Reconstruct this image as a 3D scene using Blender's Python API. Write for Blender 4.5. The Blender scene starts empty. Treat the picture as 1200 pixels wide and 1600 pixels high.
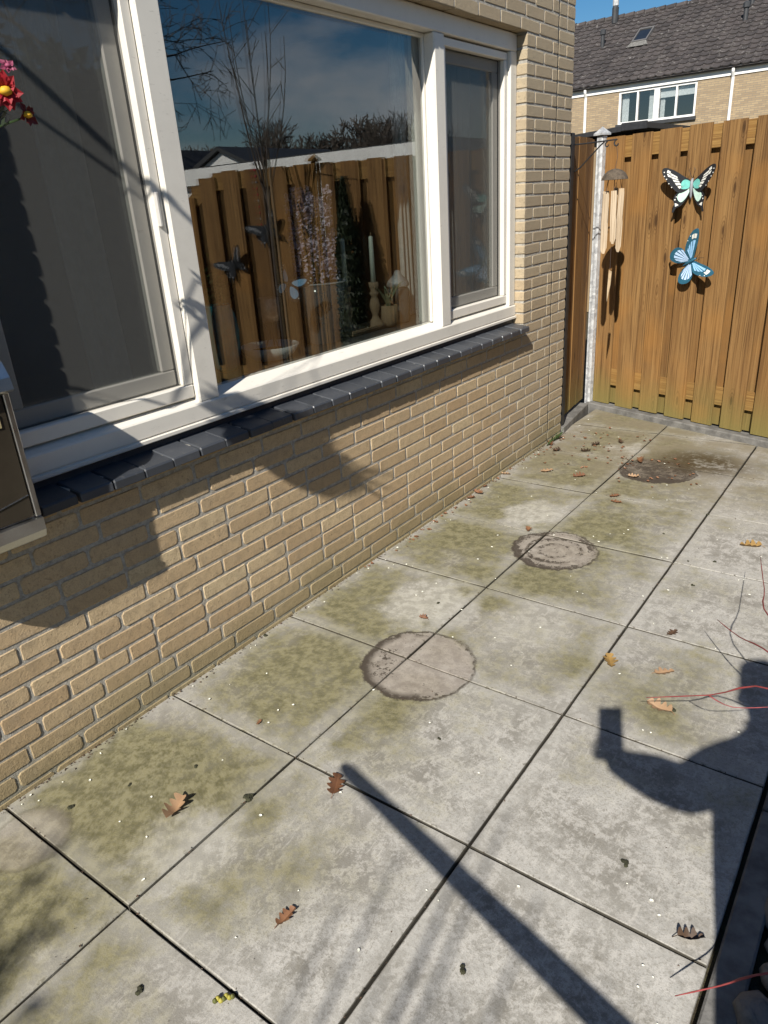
import bpy, math, random
from mathutils import Vector, Matrix
random.seed(7)
sc = bpy.context.scene
col = sc.collection
R = math.radians

# ------------------------------------------------------------------ camera, sky, sun, exposure
CAM = Vector((1.8708, -1.0331, 1.5196))
RIGHT = Vector((0.80829, 0.58550, -0.06218)); UP = Vector((-0.18462, 0.35231, 0.91749)); FWD = Vector((-0.55910, 0.73012, -0.39286))
cd = bpy.data.cameras.new('camera'); cam = bpy.data.objects.new('camera', cd); col.objects.link(cam)
cd.sensor_fit = 'HORIZONTAL'; cd.sensor_width = 36.0; cd.lens = 36.0 * 1118.8 / 1200.0
cd.clip_start = 0.01; cd.clip_end = 600
m = Matrix.Identity(4)
for i in range(3):
    m[i][0] = RIGHT[i]; m[i][1] = UP[i]; m[i][2] = -FWD[i]; m[i][3] = CAM[i]
cam.matrix_world = m
sc.camera = cam
sc.render.resolution_x = 768; sc.render.resolution_y = 1024

SUN = Vector((1.0, -3.14, 2.67)).normalized()          # towards the sun
world = bpy.data.worlds.new('World'); sc.world = world; world.use_nodes = True
wt = world.node_tree; wt.nodes.clear()
wo = wt.nodes.new('ShaderNodeOutputWorld'); bg = wt.nodes.new('ShaderNodeBackground'); sky = wt.nodes.new('ShaderNodeTexSky')
sky.sky_type = 'NISHITA'; sky.sun_disc = False; sky.sun_elevation = math.asin(SUN.z); sky.sun_rotation = math.atan2(SUN.x, SUN.y)
sky.altitude = 0; sky.air_density = 1.0; sky.dust_density = 0.2; sky.ozone_density = 2.5
wtc = wt.nodes.new('ShaderNodeTexCoord'); wmap = wt.nodes.new('ShaderNodeMapping'); wmap.inputs['Scale'].default_value = (1, 1, 2.6)
wmap.inputs['Location'].default_value = (1.7, 0.4, 0.2)
wn = wt.nodes.new('ShaderNodeTexNoise'); wn.inputs['Scale'].default_value = 3.1; wn.inputs['Detail'].default_value = 7; wn.inputs['Roughness'].default_value = 0.55
wr = wt.nodes.new('ShaderNodeMapRange'); wr.inputs['From Min'].default_value = 0.54; wr.inputs['From Max'].default_value = 0.72; wr.inputs['To Max'].default_value = 0.8
wm = wt.nodes.new('ShaderNodeMix'); wm.data_type = 'RGBA'; wm.inputs['B'].default_value = (8.5, 8.7, 9.2, 1)
wt.links.new(wtc.outputs['Generated'], wmap.inputs['Vector']); wt.links.new(wmap.outputs[0], wn.inputs['Vector'])
wt.links.new(wn.outputs['Fac'], wr.inputs['Value']); wt.links.new(wr.outputs[0], wm.inputs['Factor'])
whs = wt.nodes.new('ShaderNodeHueSaturation'); whs.inputs['Saturation'].default_value = 1.4
wt.links.new(sky.outputs[0], whs.inputs['Color']); wt.links.new(whs.outputs[0], wm.inputs['A']); wt.links.new(wm.outputs['Result'], bg.inputs['Color'])
bg.inputs['Strength'].default_value = 0.056
wt.links.new(bg.outputs[0], wo.inputs['Surface'])
sl = bpy.data.lights.new('sun', 'SUN'); sl.energy = 5.0; sl.angle = R(0.53); sl.color = (1.0, 0.95, 0.87)
so = bpy.data.objects.new('sun', sl); col.objects.link(so)
so.rotation_euler = (-SUN).to_track_quat('-Z', 'Y').to_euler(); so.location = (6, -18, 16)
vs = sc.view_settings; vs.view_transform = 'Standard'; vs.look = 'None'; vs.gamma = 1.0; vs.use_curve_mapping = False; vs.exposure = 0.58
sc.render.engine = 'CYCLES'; sc.cycles.transparent_max_bounces = 24; sc.cycles.max_bounces = 7; sc.cycles.diffuse_bounces = 3; sc.cycles.glossy_bounces = 3

# ------------------------------------------------------------------ mesh helpers
class MB:
    def __init__(s): s.v = []; s.f = []; s.mi = []; s.cur = 0
    def face(s, idx): s.f.append(tuple(idx)); s.mi.append(s.cur)
    def add(s, vs, fs):
        b = len(s.v); s.v += [tuple(v) for v in vs]
        for f in fs: s.face([b + i for i in f])
    def box(s, a, b, bev=0.0, mat=None):
        x0, y0, z0 = a; x1, y1, z1 = b
        if bev <= 0:
            vs = [(x0,y0,z0),(x1,y0,z0),(x1,y1,z0),(x0,y1,z0),(x0,y0,z1),(x1,y0,z1),(x1,y1,z1),(x0,y1,z1)]
            fs = [(3,2,1,0),(4,5,6,7),(0,1,5,4),(1,2,6,5),(2,3,7,6),(3,0,4,7)]
        else:
            e = bev; vs = []
            for zz in (z0, z1):
                for (x, y, sx, sy) in ((x0,y0,1,1),(x1,y0,-1,1),(x1,y1,-1,-1),(x0,y1,1,-1)):
                    dz = e if zz == z0 else -e
                    vs += [(x, y+sy*e, zz+dz), (x+sx*e, y, zz+dz), (x+sx*e, y+sy*e, zz)]
            fs = [tuple(3*i+2 for i in (3,2,1,0)), tuple(12+3*i+2 for i in range(4))]
            for i in range(4):
                j = (i+1) % 4
                # side faces: between corner i and j
                a1, b1 = (3*i+1, 3*j+1) if i % 2 == 0 else (3*i, 3*j)
                fs.append((a1, b1, 12+b1, 12+a1))
                fs.append((3*i+2, 3*j+2, b1, a1)); fs.append((12+a1, 12+b1, 12+3*j+2, 12+3*i+2))
                # vertical corner
                c0, c1 = (3*i, 3*i+1) if True else (0, 0)
                fs.append((c0, c1, 12+c1, 12+c0) if i % 2 == 0 else (c1, c0, 12+c0, 12+c1))
                fs.append((3*i+2, 3*i+1, 3*i) if i % 2 == 0 else (3*i+2, 3*i, 3*i+1))
                fs.append((12+3*i, 12+3*i+1, 12+3*i+2) if i % 2 == 0 else (12+3*i+1, 12+3*i, 12+3*i+2))
        if mat is not None: vs = [tuple(mat @ Vector(v)) for v in vs]
        s.add(vs, fs); return s
    def prism(s, pts, h, mat=None, bottom=True):
        """polygon in xy, from z=0 to z=h"""
        n = len(pts)
        vs = [(p[0], p[1], 0) for p in pts] + [(p[0], p[1], h) for p in pts]
        fs = [tuple(range(n, 2*n))] + [(i, (i+1) % n, n+(i+1) % n, n+i) for i in range(n)]
        if bottom: fs.append(tuple(reversed(range(n))))
        if mat is not None: vs = [tuple(mat @ Vector(v)) for v in vs]
        s.add(vs, fs); return s
    def tube(s, pts, rad, n=8, cap=True):
        pts = [Vector(p) for p in pts]
        if not isinstance(rad, (list, tuple)): rad = [rad]*len(pts)
        rings = []; prev = None
        for i, p in enumerate(pts):
            d = (pts[min(i+1, len(pts)-1)] - pts[max(i-1, 0)])
            d = d.normalized() if d.length > 1e-9 else Vector((0,0,1))
            if prev is None:
                u = d.orthogonal().normalized()
            else:
                u = (prev - d*prev.dot(d)); u = u.normalized() if u.length > 1e-6 else d.orthogonal().normalized()
            prev = u; w = d.cross(u)
            rings.append([p + (u*math.cos(2*math.pi*k/n) + w*math.sin(2*math.pi*k/n))*rad[i] for k in range(n)])
        vs = [v for r in rings for v in r]; fs = []
        for i in range(len(pts)-1):
            for k in range(n):
                a = i*n+k; b = i*n+(k+1) % n
                fs.append((a, b, b+n, a+n))
        if cap:
            fs.append(tuple(reversed(range(n)))); fs.append(tuple(range((len(pts)-1)*n, len(pts)*n)))
        s.add(vs, fs); return s
    def lathe(s, prof, n=20, c=(0,0,0), cap=True):
        vs = []; fs = []
        for r, z in prof:
            for k in range(n):
                a = 2*math.pi*k/n; vs.append((c[0]+r*math.cos(a), c[1]+r*math.sin(a), c[2]+z))
        for i in range(len(prof)-1):
            for k in range(n):
                a = i*n+k; b = i*n+(k+1) % n; fs.append((a, b, b+n, a+n))
        if cap:
            fs.append(tuple(reversed(range(n)))); fs.append(tuple(range((len(prof)-1)*n, len(prof)*n)))
        s.add(vs, fs); return s
    def mesh(s, name, mat, smooth=False):
        me = bpy.data.meshes.new(name); me.from_pydata(s.v, [], s.f)
        for mm in (mat if isinstance(mat, (list, tuple)) else [mat]): me.materials.append(mm)
        if any(s.mi): me.polygons.foreach_set('material_index', s.mi)
        if smooth: me.polygons.foreach_set('use_smooth', [True]*len(me.polygons))
        me.update(); return me
    def build(s, name, mat, parent=None, smooth=False, **kw):
        return link(name, s.mesh(name, mat, smooth), parent, **kw)

def link(name, me, parent=None, label=None, cat=None, group=None, kind=None, loc=None, rot=None):
    o = bpy.data.objects.new(name, me); col.objects.link(o)
    if parent is not None: o.parent = parent
    if loc is not None: o.location = loc
    if rot is not None: o.rotation_euler = rot
    if label: o['label'] = label
    if cat: o['category'] = cat
    if group: o['group'] = group
    if kind: o['kind'] = kind
    return o
def empty(name, label, cat, loc=(0,0,0), rot=(0,0,0), group=None):
    return link(name, None, None, label, cat, group, None, loc, rot)

# ------------------------------------------------------------------ material helpers
class NT:
    def __init__(s, name):
        s.m = bpy.data.materials.new(name); s.m.use_nodes = True; s.t = s.m.node_tree
        s.t.nodes.clear(); s.out = s.t.nodes.new('ShaderNodeOutputMaterial')
    def nd(s, typ, **kw):
        n = s.t.nodes.new('ShaderNode'+typ)
        for k, v in kw.items():
            setattr(n, k, v)
        return n
    def put(s, sock, v):
        if isinstance(v, bpy.types.NodeSocket): s.t.links.new(v, sock)
        elif v is not None:
            if isinstance(v, (tuple, list)) and len(v) == 3 and sock.type == 'RGBA': v = (*v, 1)
            sock.default_value = v
    def pos(s): return s.nd('NewGeometry').outputs['Position']
    def obj(s): return s.nd('TexCoord').outputs['Object']
    def rnd(s):
        a = s.nd('ObjectInfo').outputs['Random']; b = s.nd('NewGeometry').outputs['Random Per Island']
        return s.math('FRACT', s.math('ADD', a, b))
    def sep(s, v):
        n = s.nd('SeparateXYZ'); s.put(n.inputs[0], v); return n.outputs
    def math(s, op, a, b=None, c=None, clamp=False):
        n = s.nd('Math', operation=op, use_clamp=clamp); s.put(n.inputs[0], a)
        if b is not None: s.put(n.inputs[1], b)
        if c is not None: s.put(n.inputs[2], c)
        return n.outputs[0]
    def vmath(s, op, a, b=None):
        n = s.nd('VectorMath', operation=op); s.put(n.inputs[0], a)
        if b is not None: s.put(n.inputs[1], b)
        return n.outputs['Value'] if op in ('LENGTH', 'DISTANCE', 'DOT_PRODUCT') else n.outputs[0]
    def mapping(s, v, scale=(1,1,1), loc=(0,0,0), rot=(0,0,0)):
        n = s.nd('Mapping'); s.put(n.inputs['Vector'], v); n.inputs['Scale'].default_value = scale
        n.inputs['Location'].default_value = loc; n.inputs['Rotation'].default_value = rot; return n.outputs[0]
    def noise(s, scale, detail=4, rough=0.55, vec=None, dist=0.0):
        n = s.nd('TexNoise'); s.put(n.inputs['Vector'], vec if vec is not None else s.pos())
        n.inputs['Scale'].default_value = scale; n.inputs['Detail'].default_value = detail; n.inputs['Roughness'].default_value = rough
        n.inputs['Distortion'].default_value = dist; return n.outputs['Fac']
    def voro(s, scale, vec=None, feature='F1', out='Distance'):
        n = s.nd('TexVoronoi', feature=feature); s.put(n.inputs['Vector'], vec if vec is not None else s.pos())
        n.inputs['Scale'].default_value = scale; return n.outputs[out]
    def ss(s, v, a, b, lo=0.0, hi=1.0):
        n = s.nd('MapRange', interpolation_type='SMOOTHSTEP'); s.put(n.inputs['Value'], v)
        n.inputs['From Min'].default_value = a; n.inputs['From Max'].default_value = b
        n.inputs['To Min'].default_value = lo; n.inputs['To Max'].default_value = hi; return n.outputs[0]
    def mix(s, f, a, b, blend='MIX'):
        n = s.nd('Mix', data_type='RGBA', blend_type=blend); s.put(n.inputs['Factor'], f); s.put(n.inputs['A'], a); s.put(n.inputs['B'], b)
        return n.outputs['Result']
    def bump(s, h, strength=0.5, dist=0.01, normal=None):
        n = s.nd('Bump'); s.put(n.inputs['Height'], h); n.inputs['Strength'].default_value = strength; n.inputs['Distance'].default_value = dist
        if normal is not None: s.put(n.inputs['Normal'], normal)
        return n.outputs[0]
    def bsdf(s, color, rough=0.8, metal=0.0, normal=None, spec=0.5, **kw):
        n = s.nd('BsdfPrincipled'); s.put(n.inputs['Base Color'], color); s.put(n.inputs['Roughness'], rough); s.put(n.inputs['Metallic'], metal)
        s.put(n.inputs['Specular IOR Level'], spec)
        if normal is not None: s.put(n.inputs['Normal'], normal)
        for k, v in kw.items(): s.put(n.inputs[k], v)
        s.t.links.new(n.outputs[0], s.out.inputs['Surface']); return s.m
def simple(name, color, rough=0.7, metal=0.0, var=0.15, scale=20, bump=0.0, spec=0.5, **kw):
    t = NT(name); n = t.noise(scale, 5, 0.6, t.obj())
    c = t.mix(t.ss(n, 0.3, 0.7), tuple(x*(1-var) for x in color), tuple(min(1, x*(1+var)) for x in color))
    nm = t.bump(t.noise(scale*6, 4, 0.6, t.obj()), bump, 0.004) if bump else None
    return t.bsdf(c, rough, metal, nm, spec, **kw)

def mat_concrete():
    t = NT('concrete_slab'); P = t.pos(); x, y, z = t.sep(P)
    n1 = t.noise(1.6, 8, 0.62, P); n2 = t.noise(5, 8, 0.70, P); n3 = t.noise(24, 6, 0.75, P); n4 = t.noise(300, 2, 0.7, P); n5 = t.noise(95, 5, 0.78, P)
    scr = t.noise(1.0, 6, 0.7, t.mapping(P, (70, 12, 1), (0, 0, 0), (0, 0, 0.6)))
    c = t.mix(t.ss(n2, 0.38, 0.62), (0.215, 0.203, 0.175), (0.395, 0.382, 0.35))
    c = t.mix(t.ss(n3, 0.45, 0.58, 0, 0.65), c, (0.50, 0.48, 0.44))
    c = t.mix(t.ss(n5, 0.49, 0.62, 0, 0.5), c, (0.18, 0.165, 0.135))
    c = t.mix(t.ss(n4, 0.52, 0.70, 0, 0.45), c, (0.13, 0.118, 0.096))
    c = t.mix(t.ss(scr, 0.56, 0.66, 0, 0.42), c, (0.54, 0.515, 0.46))
    rv = t.nd('ObjectInfo').outputs['Random']
    c = t.mix(t.math('MULTIPLY', rv, 0.22), c, (0.22, 0.20, 0.175))
    # distance to the slab's own edge: rims stay paler, the arris is dirty
    fx = t.math('FRACT', t.math('DIVIDE', t.math('ADD', x, 0.624), 0.6005)); fy = t.math('FRACT', t.math('DIVIDE', t.math('ADD', y, 6.467), 0.6))
    ex = t.math('MINIMUM', fx, t.math('SUBTRACT', 1, fx)); ey = t.math('MINIMUM', fy, t.math('SUBTRACT', 1, fy)); e = t.math('MINIMUM', ex, ey)
    rim = t.ss(t.math('ADD', e, t.math('MULTIPLY', t.math('SUBTRACT', n2, 0.5), 0.35)), 0.02, 0.15, 1, 0)
    # green algae, most of it along the wall
    bias = t.math('SUBTRACT', t.ss(x, 0.02, 0.20, 0, 0.20), t.ss(x, 0.50, 1.25, 0, 0.33))
    bias = t.math('SUBTRACT', bias, t.math('MULTIPLY', t.ss(x, 0.45, 0.9), t.ss(y, 0.9, -0.3, 0, 0.34)))
    am = t.math('ADD', t.math('ADD', t.math('MULTIPLY', t.math('SUBTRACT', n1, 0.5), 1.6), t.math('MULTIPLY', t.math('SUBTRACT', n2, 0.5), 0.9)), t.math('ADD', bias, 0.81))
    am = t.math('ADD', am, t.math('MULTIPLY', t.math('SUBTRACT', n3, 0.5), 0.55))
    am = t.math('SUBTRACT', am, t.math('MULTIPLY', rim, 0.07))
    circ = [(0.635, 0.727, 0.205), (0.683, 1.80, 0.195), (0.775, 3.03, 0.205), (0.165, -0.485, 0.108)]
    pale = [(0.44, 1.10, 0.20, 0.34), (0.42, 2.14, 0.17, 0.34), (0.55, -0.28, 0.15, 0.24), (0.50, 3.33, 0.15, 0.34), (0.87, 1.17, 0.18, 0.16)]
    wob = t.math('MULTIPLY', t.math('SUBTRACT', n2, 0.5), 0.22)
    palesum = None
    for (px, py, pr, amt) in pale:
        d = t.vmath('LENGTH', t.vmath('MULTIPLY', t.vmath('SUBTRACT', P, (px, py, 0)), (1, 0.85, 0)))
        k = t.ss(t.math('ADD', d, wob), pr*0.45, pr*1.15, amt, 0)
        palesum = k if palesum is None else t.math('ADD', palesum, k)
    am = t.math('SUBTRACT', am, palesum)
    alg = t.ss(am, 0.52, 1.04)
    algc = t.mix(t.ss(n3, 0.38, 0.62), (0.098, 0.088, 0.036), (0.200, 0.180, 0.090))
    c = t.mix(t.math('MULTIPLY', alg, t.ss(n5, 0.35, 0.65, 0.98, 0.82)), c, algc)
    c = t.mix(t.math('MULTIPLY', palesum, t.ss(n5, 0.3, 0.7, 1.4, 2.6), clamp=True), c, t.mix(t.ss(n3, 0.35, 0.65), (0.27, 0.255, 0.205), (0.43, 0.41, 0.345)))
    c = t.mix(t.math('MULTIPLY', rim, 0.30), c, (0.37, 0.355, 0.32))
    # brownish film on the far slabs
    c = t.mix(t.math('MULTIPLY', t.ss(y, 2.2, 3.3), t.ss(n2, 0.40, 0.60, 0.2, 0.8)), c, (0.185, 0.158, 0.108))
    hgt = t.math('ADD', t.math('MULTIPLY', n4, 0.3), t.math('MULTIPLY', n5, 0.6))
    # marks left by plant pots
    sp = t.noise(48, 6, 0.8, P); arc = t.noise(6.5, 4, 0.6, P)
    for i, (px, py, pr) in enumerate(circ):
        rel = t.vmath('MULTIPLY', t.vmath('SUBTRACT', P, (px, py, 0)), (1, 1, 0)); d = t.vmath('LENGTH', rel)
        dw = t.math('ADD', d, t.math('ADD', t.math('MULTIPLY', t.math('SUBTRACT', n3, 0.5), (0.05, 0.07, 0.07, 0.04)[i]), t.math('MULTIPLY', t.math('SUBTRACT', arc, 0.5), (0.05, 0.06, 0.07, 0.03)[i])))
        inside = t.ss(dw, pr-0.02, pr+0.006, 1, 0)
        ic = t.mix(t.ss(n3, 0.35, 0.65), (0.225, 0.193, 0.162), (0.335, 0.298, 0.258)) if i != 2 else t.mix(t.ss(n3, 0.35, 0.65), (0.065, 0.05, 0.036), (0.19, 0.155, 0.12))
        c = t.mix(t.math('MULTIPLY', inside, 0.8 if i != 3 else 0.4), c, ic)
        # soil stuck under the rim, thickest on the near-left side
        side = t.vmath('DOT_PRODUCT', rel, ((-0.9, -0.7, 0), (-0.7, -0.6, 0), (0.3, -0.9, 0), (0, 0, 0))[i])
        gate = t.math('ADD', t.math('ADD', t.math('MULTIPLY', sp, 0.9), t.math('MULTIPLY', arc, 0.7)), side)
        band = t.math('MULTIPLY', t.ss(dw, pr-0.040, pr-0.008), t.ss(dw, pr-0.002, pr+0.012, 1, 0))
        thin = t.math('MULTIPLY', t.ss(dw, pr-0.010, pr-0.003), t.ss(dw, pr, pr+0.010, 1, 0))
        dm = t.math('MAXIMUM', t.math('MULTIPLY', band, t.ss(gate, 0.72, 0.84)), t.math('MULTIPLY', thin, t.ss(gate, 0.50, 0.75, 0.2, 1.0)))
        strength = (0.95, 0.95, 0.95, 0.30)[i]
        if i < 3:
            rr = t.math('SINE', t.math('MULTIPLY', dw, (60, 115, 40)[i])); thr = (0.83, 0.73, 0.66)[i]
            sp2 = t.math('ADD', t.math('MULTIPLY', rr, (0.02, 0.07, 0.03)[i]), t.math('ADD', t.math('MULTIPLY', sp, 0.95), t.math('ADD', t.math('MULTIPLY', arc, 0.5), t.math('MULTIPLY', side, 0.35))))
            dm = t.math('MAXIMUM', dm, t.math('MULTIPLY', inside, t.ss(sp2, thr, thr+0.09)))
        dm = t.math('MULTIPLY', dm, strength)
        c = t.mix(dm, c, (0.050, 0.039, 0.029))
    # damp brown stain by the far mark
    d = t.vmath('LENGTH', t.vmath('MULTIPLY', t.vmath('SUBTRACT', P, (0.96, 3.28, 0)), (1, 1.25, 0)))
    st = t.math('MULTIPLY', t.ss(t.math('ADD', d, t.math('MULTIPLY', wob, 2)), 0.10, 0.40, 1, 0), t.ss(t.math('ADD', n3, t.math('MULTIPLY', n2, 0.8)), 0.72, 0.92, 0, 0.95))
    c = t.mix(st, c, (0.058, 0.040, 0.016))
    jd = t.math('MULTIPLY', t.ss(e, 0.0, 0.034, 1, 0), t.ss(sp, 0.50, 0.64))
    c = t.mix(t.math('MULTIPLY', jd, 0.85), c, (0.06, 0.052, 0.033))
    c = t.mix(t.ss(e, 0.0048, 0.0078, 0.92, 0), c, (0.035, 0.030, 0.020))
    return t.bsdf(c, 0.88, 0, t.bump(hgt, 0.45, 0.004), 0.3)

def mat_brick(name='brick', dull=0.0):
    t = NT(name); P = t.pos(); x, y, z = t.sep(P); r = t.rnd()
    n2 = t.noise(30, 5, 0.65, P); n3 = t.noise(160, 4, 0.7, P); n1 = t.noise(2.2, 3, 0.5, P)
    c = t.mix(r, (0.445, 0.322, 0.188), (0.535, 0.41, 0.25))
    c = t.mix(t.ss(t.math('FRACT', t.math('MULTIPLY', r, 7.3)), 0.75, 1.0, 0, 0.4), c, (0.44, 0.295, 0.165))
    c = t.mix(t.ss(t.math('FRACT', t.math('MULTIPLY', r, 13.7)), 0.86, 1.0, 0, 0.8), c, (0.57, 0.455, 0.285))
    c = t.mix(t.ss(n2, 0.42, 0.72, 0, 0.5), c, (0.30, 0.225, 0.14))
    c = t.mix(t.ss(n3, 0.50, 0.68, 0, 0.5), c, (0.24, 0.18, 0.115))
    pit = t.noise(75, 5, 0.8, P); c = t.mix(t.ss(pit, 0.60, 0.68, 0, 0.75), c, (0.16, 0.125, 0.085)); n1b = t.noise(9, 5, 0.7, P); c = t.mix(t.ss(n1b, 0.5, 0.7, 0, 0.35), c, (0.33, 0.27, 0.19))
    # grey weathering of the pier right of the window and higher up
    g = t.math('MAXIMUM', t.ss(t.math('ADD', z, t.math('MULTIPLY', n1, 0.5)), 1.0, 1.5, 0, 1), t.ss(t.math('ADD', y, t.math('MULTIPLY', n1, 0.7)), 2.4, 3.4, 0, 0.75))
    c = t.mix(t.math('MULTIPLY', g, 0.6), c, t.mix(n2, (0.25, 0.215, 0.155), (0.36, 0.315, 0.235)))
    # green film in the lowest courses
    a = t.ss(t.math('ADD', z, t.math('MULTIPLY', t.math('SUBTRACT', n1, 0.5), 0.40)), 0.0, 0.26, 0.55, 0)
    c = t.mix(a, c, (0.17, 0.15, 0.07))
    h = t.math('ADD', t.math('MULTIPLY', n2, 0.8), t.math('SUBTRACT', t.math('MULTIPLY', n3, 0.7), t.math('MULTIPLY', t.ss(pit, 0.58, 0.68), 0.6)))
    return t.bsdf(c, 0.92, 0, t.bump(h, 0.7, 0.004), 0.25)
def mat_mortar():
    t = NT('mortar'); P = t.pos(); x, y, z = t.sep(P); n = t.noise(55, 6, 0.7, P); n2 = t.noise(260, 3, 0.7, P)
    c = t.mix(t.ss(n, 0.3, 0.7), (0.29, 0.27, 0.235), (0.48, 0.455, 0.40)); c = t.mix(t.ss(n2, 0.55, 0.7, 0, 0.5), c, (0.20, 0.185, 0.16))
    a = t.ss(t.math('ADD', z, t.math('MULTIPLY', t.noise(2.2, 3, 0.5, P), 0.25)), 0.08, 0.32, 0.65, 0)
    c = t.mix(a, c, (0.15, 0.14, 0.07))
    return t.bsdf(c, 0.95, 0, t.bump(t.math('ADD', n, n2), 0.8, 0.006), 0.2)
def mat_wood(name, c0, c1, c2, green=0.3, axis='Z', knots=True, zg=0.35):
    t = NT(name); O = t.obj(); P = t.pos(); x, y, z = t.sep(P); r = t.rnd()
    off = t.nd('CombineXYZ'); t.put(off.inputs[0], t.math('MULTIPLY', r, 17.0)); t.put(off.inputs[1], t.math('MULTIPLY', r, 31.0)); t.put(off.inputs[2], t.math('MULTIPLY', r, 9.0))
    v = t.vmath('ADD', O, off.outputs[0])
    sc_ = {'Z': (34, 34, 1.3), 'X': (1.3, 34, 34), 'Y': (34, 1.3, 34)}[axis]
    g = t.noise(1.0, 5, 0.6, t.mapping(v, sc_), 1.1); g2 = t.noise(1.0, 3, 0.6, t.mapping(v, tuple(s*5 if s > 2 else s*2 for s in sc_)))
    c = t.mix(t.ss(g, 0.32, 0.70), c0, c1)
    c = t.mix(t.ss(g2, 0.48, 0.66, 0, 0.75), c, c2)
    c = t.mix(t.ss(r, 0.35, 1.0, 0, 0.62), c, tuple(0.5*(a+b)*0.85 for a, b in zip(c0, c2))); c = t.mix(t.ss(t.math('FRACT', t.math('MULTIPLY', r, 5.7)), 0.5, 1.0, 0, 0.45), c, tuple(a*f for a, f in zip(c1, (1.15, 1.05, 0.85))))
    wet = t.noise(1.0, 4, 0.65, t.mapping(v, (7, 7, 0.8))); c = t.mix(t.ss(wet, 0.55, 0.72, 0, 0.5), c, tuple(a*0.9 for a in c2))
    big = t.noise(2.3, 3, 0.5, v)
    c = t.mix(t.ss(big, 0.5, 0.75, 0, 0.6), c, tuple(a*f for a, f in zip(c1, (1.05, 0.88, 0.62))))
    if knots:
        kv = t.mapping(v, (9, 9, 2.6) if axis == 'Z' else (2.6, 9, 9)); k = t.voro(1.0, kv)
        c = t.mix(t.ss(k, 0.05, 0.15, 0.8, 0), c, tuple(a*0.38 for a in c2))
        c = t.mix(t.math('MULTIPLY', t.ss(k, 0.11, 0.30, 0.55, 0), t.ss(t.math('SINE', t.math('MULTIPLY', k, 95)), -0.2, 0.9)), c, c2)
    gr = t.math('MULTIPLY', t.ss(t.math('ADD', z, t.math('MULTIPLY', big, 0.35)), 0.15, 0.15+zg, 1, 0), green)
    c = t.mix(gr, c, (0.17, 0.15, 0.045))
    return t.bsdf(c, 0.8, 0, t.bump(t.math('ADD', g, t.math('MULTIPLY', g2, 0.6)), 0.45, 0.004), 0.3)
def mat_glass():
    t = NT('window_glass'); ge = t.nd('NewGeometry')
    cs = t.math('ABSOLUTE', t.vmath('DOT_PRODUCT', ge.outputs['Incoming'], ge.outputs['Normal']))
    f = t.math('ADD', 0.14, t.math('MULTIPLY', t.math('POWER', t.math('SUBTRACT', 1.0, cs), 5.0), 0.915), clamp=True)
    tr = t.nd('BsdfTransparent'); tr.inputs[0].default_value = (0.74, 0.77, 0.76, 1)
    gl = t.nd('BsdfGlossy'); gl.inputs['Roughness'].default_value = 0.0; gl.inputs['Color'].default_value = (1, 1, 1, 1)
    nn = t.noise(0.9, 2, 0.5); t.put(gl.inputs['Normal'], t.bump(nn, 0.012, 0.05))
    mx = t.nd('MixShader'); t.put(mx.inputs[0], f); t.t.links.new(tr.outputs[0], mx.inputs[1]); t.t.links.new(gl.outputs[0], mx.inputs[2])
    t.t.links.new(mx.outputs[0], t.out.inputs['Surface']); return t.m
def mat_screen():
    t = NT('insect_screen'); tr = t.nd('BsdfTransparent'); df = t.nd('BsdfDiffuse')
    n = t.noise(300, 2, 0.5); t.put(df.inputs['Color'], t.mix(n, (0.10, 0.10, 0.095), (0.145, 0.145, 0.135)))
    mx = t.nd('MixShader'); mx.inputs[0].default_value = 0.50; t.t.links.new(tr.outputs[0], mx.inputs[1]); t.t.links.new(df.outputs[0], mx.inputs[2])
    t.t.links.new(mx.outputs[0], t.out.inputs['Surface']); return t.m
def mat_clear(name, tint, dens=0.35, rough=0.05):
    t = NT(name); tr = t.nd('BsdfTransparent'); tr.inputs[0].default_value = (*tint, 1)
    df = t.nd('BsdfPrincipled'); t.put(df.inputs['Base Color'], t.mix(t.noise(8, 4, 0.6, t.obj()), tuple(a*0.7 for a in tint), tint)); df.inputs['Roughness'].default_value = rough
    mx = t.nd('MixShader'); mx.inputs[0].default_value = dens; t.t.links.new(tr.outputs[0], mx.inputs[1]); t.t.links.new(df.outputs[0], mx.inputs[2])
    t.t.links.new(mx.outputs[0], t.out.inputs['Surface']); return t.m
def mat_leaf(name, c0, c1, trans=0.3):
    t = NT(name); r = t.rnd(); c = t.mix(r, c0, c1); n = t.noise(60, 4, 0.6, t.obj()); c = t.mix(t.ss(n, 0.4, 0.7, 0, 0.4), c, tuple(a*0.6 for a in c0))
    b = t.nd('BsdfPrincipled'); t.put(b.inputs['Base Color'], c); b.inputs['Roughness'].default_value = 0.6
    tl = t.nd('BsdfTranslucent'); t.put(tl.inputs[0], c); mx = t.nd('MixShader'); mx.inputs[0].default_value = trans
    t.t.links.new(b.outputs[0], mx.inputs[1]); t.t.links.new(tl.outputs[0], mx.inputs[2]); t.t.links.new(mx.outputs[0], t.out.inputs['Surface']); return t.m
def mat_frame(name='white_frame', col_=(0.70, 0.665, 0.59)):
    t = NT(name); P = t.pos(); n = t.noise(14, 4, 0.6, P); n2 = t.noise(90, 4, 0.7, t.mapping(P, (1, 0.25, 1)))
    c = t.mix(t.ss(n, 0.4, 0.75, 0, 0.25), col_, tuple(a*0.86 for a in col_)); c = t.mix(t.ss(n2, 0.60, 0.74, 0, 0.5), c, (0.36, 0.33, 0.28)); c = t.mix(t.ss(t.noise(3.0, 6, 0.7, P), 0.5, 0.75, 0, 0.3), c, tuple(a*0.72 for a in col_))
    return t.bsdf(c, 0.42, 0, t.bump(n2, 0.06, 0.002), 0.5)
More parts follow.
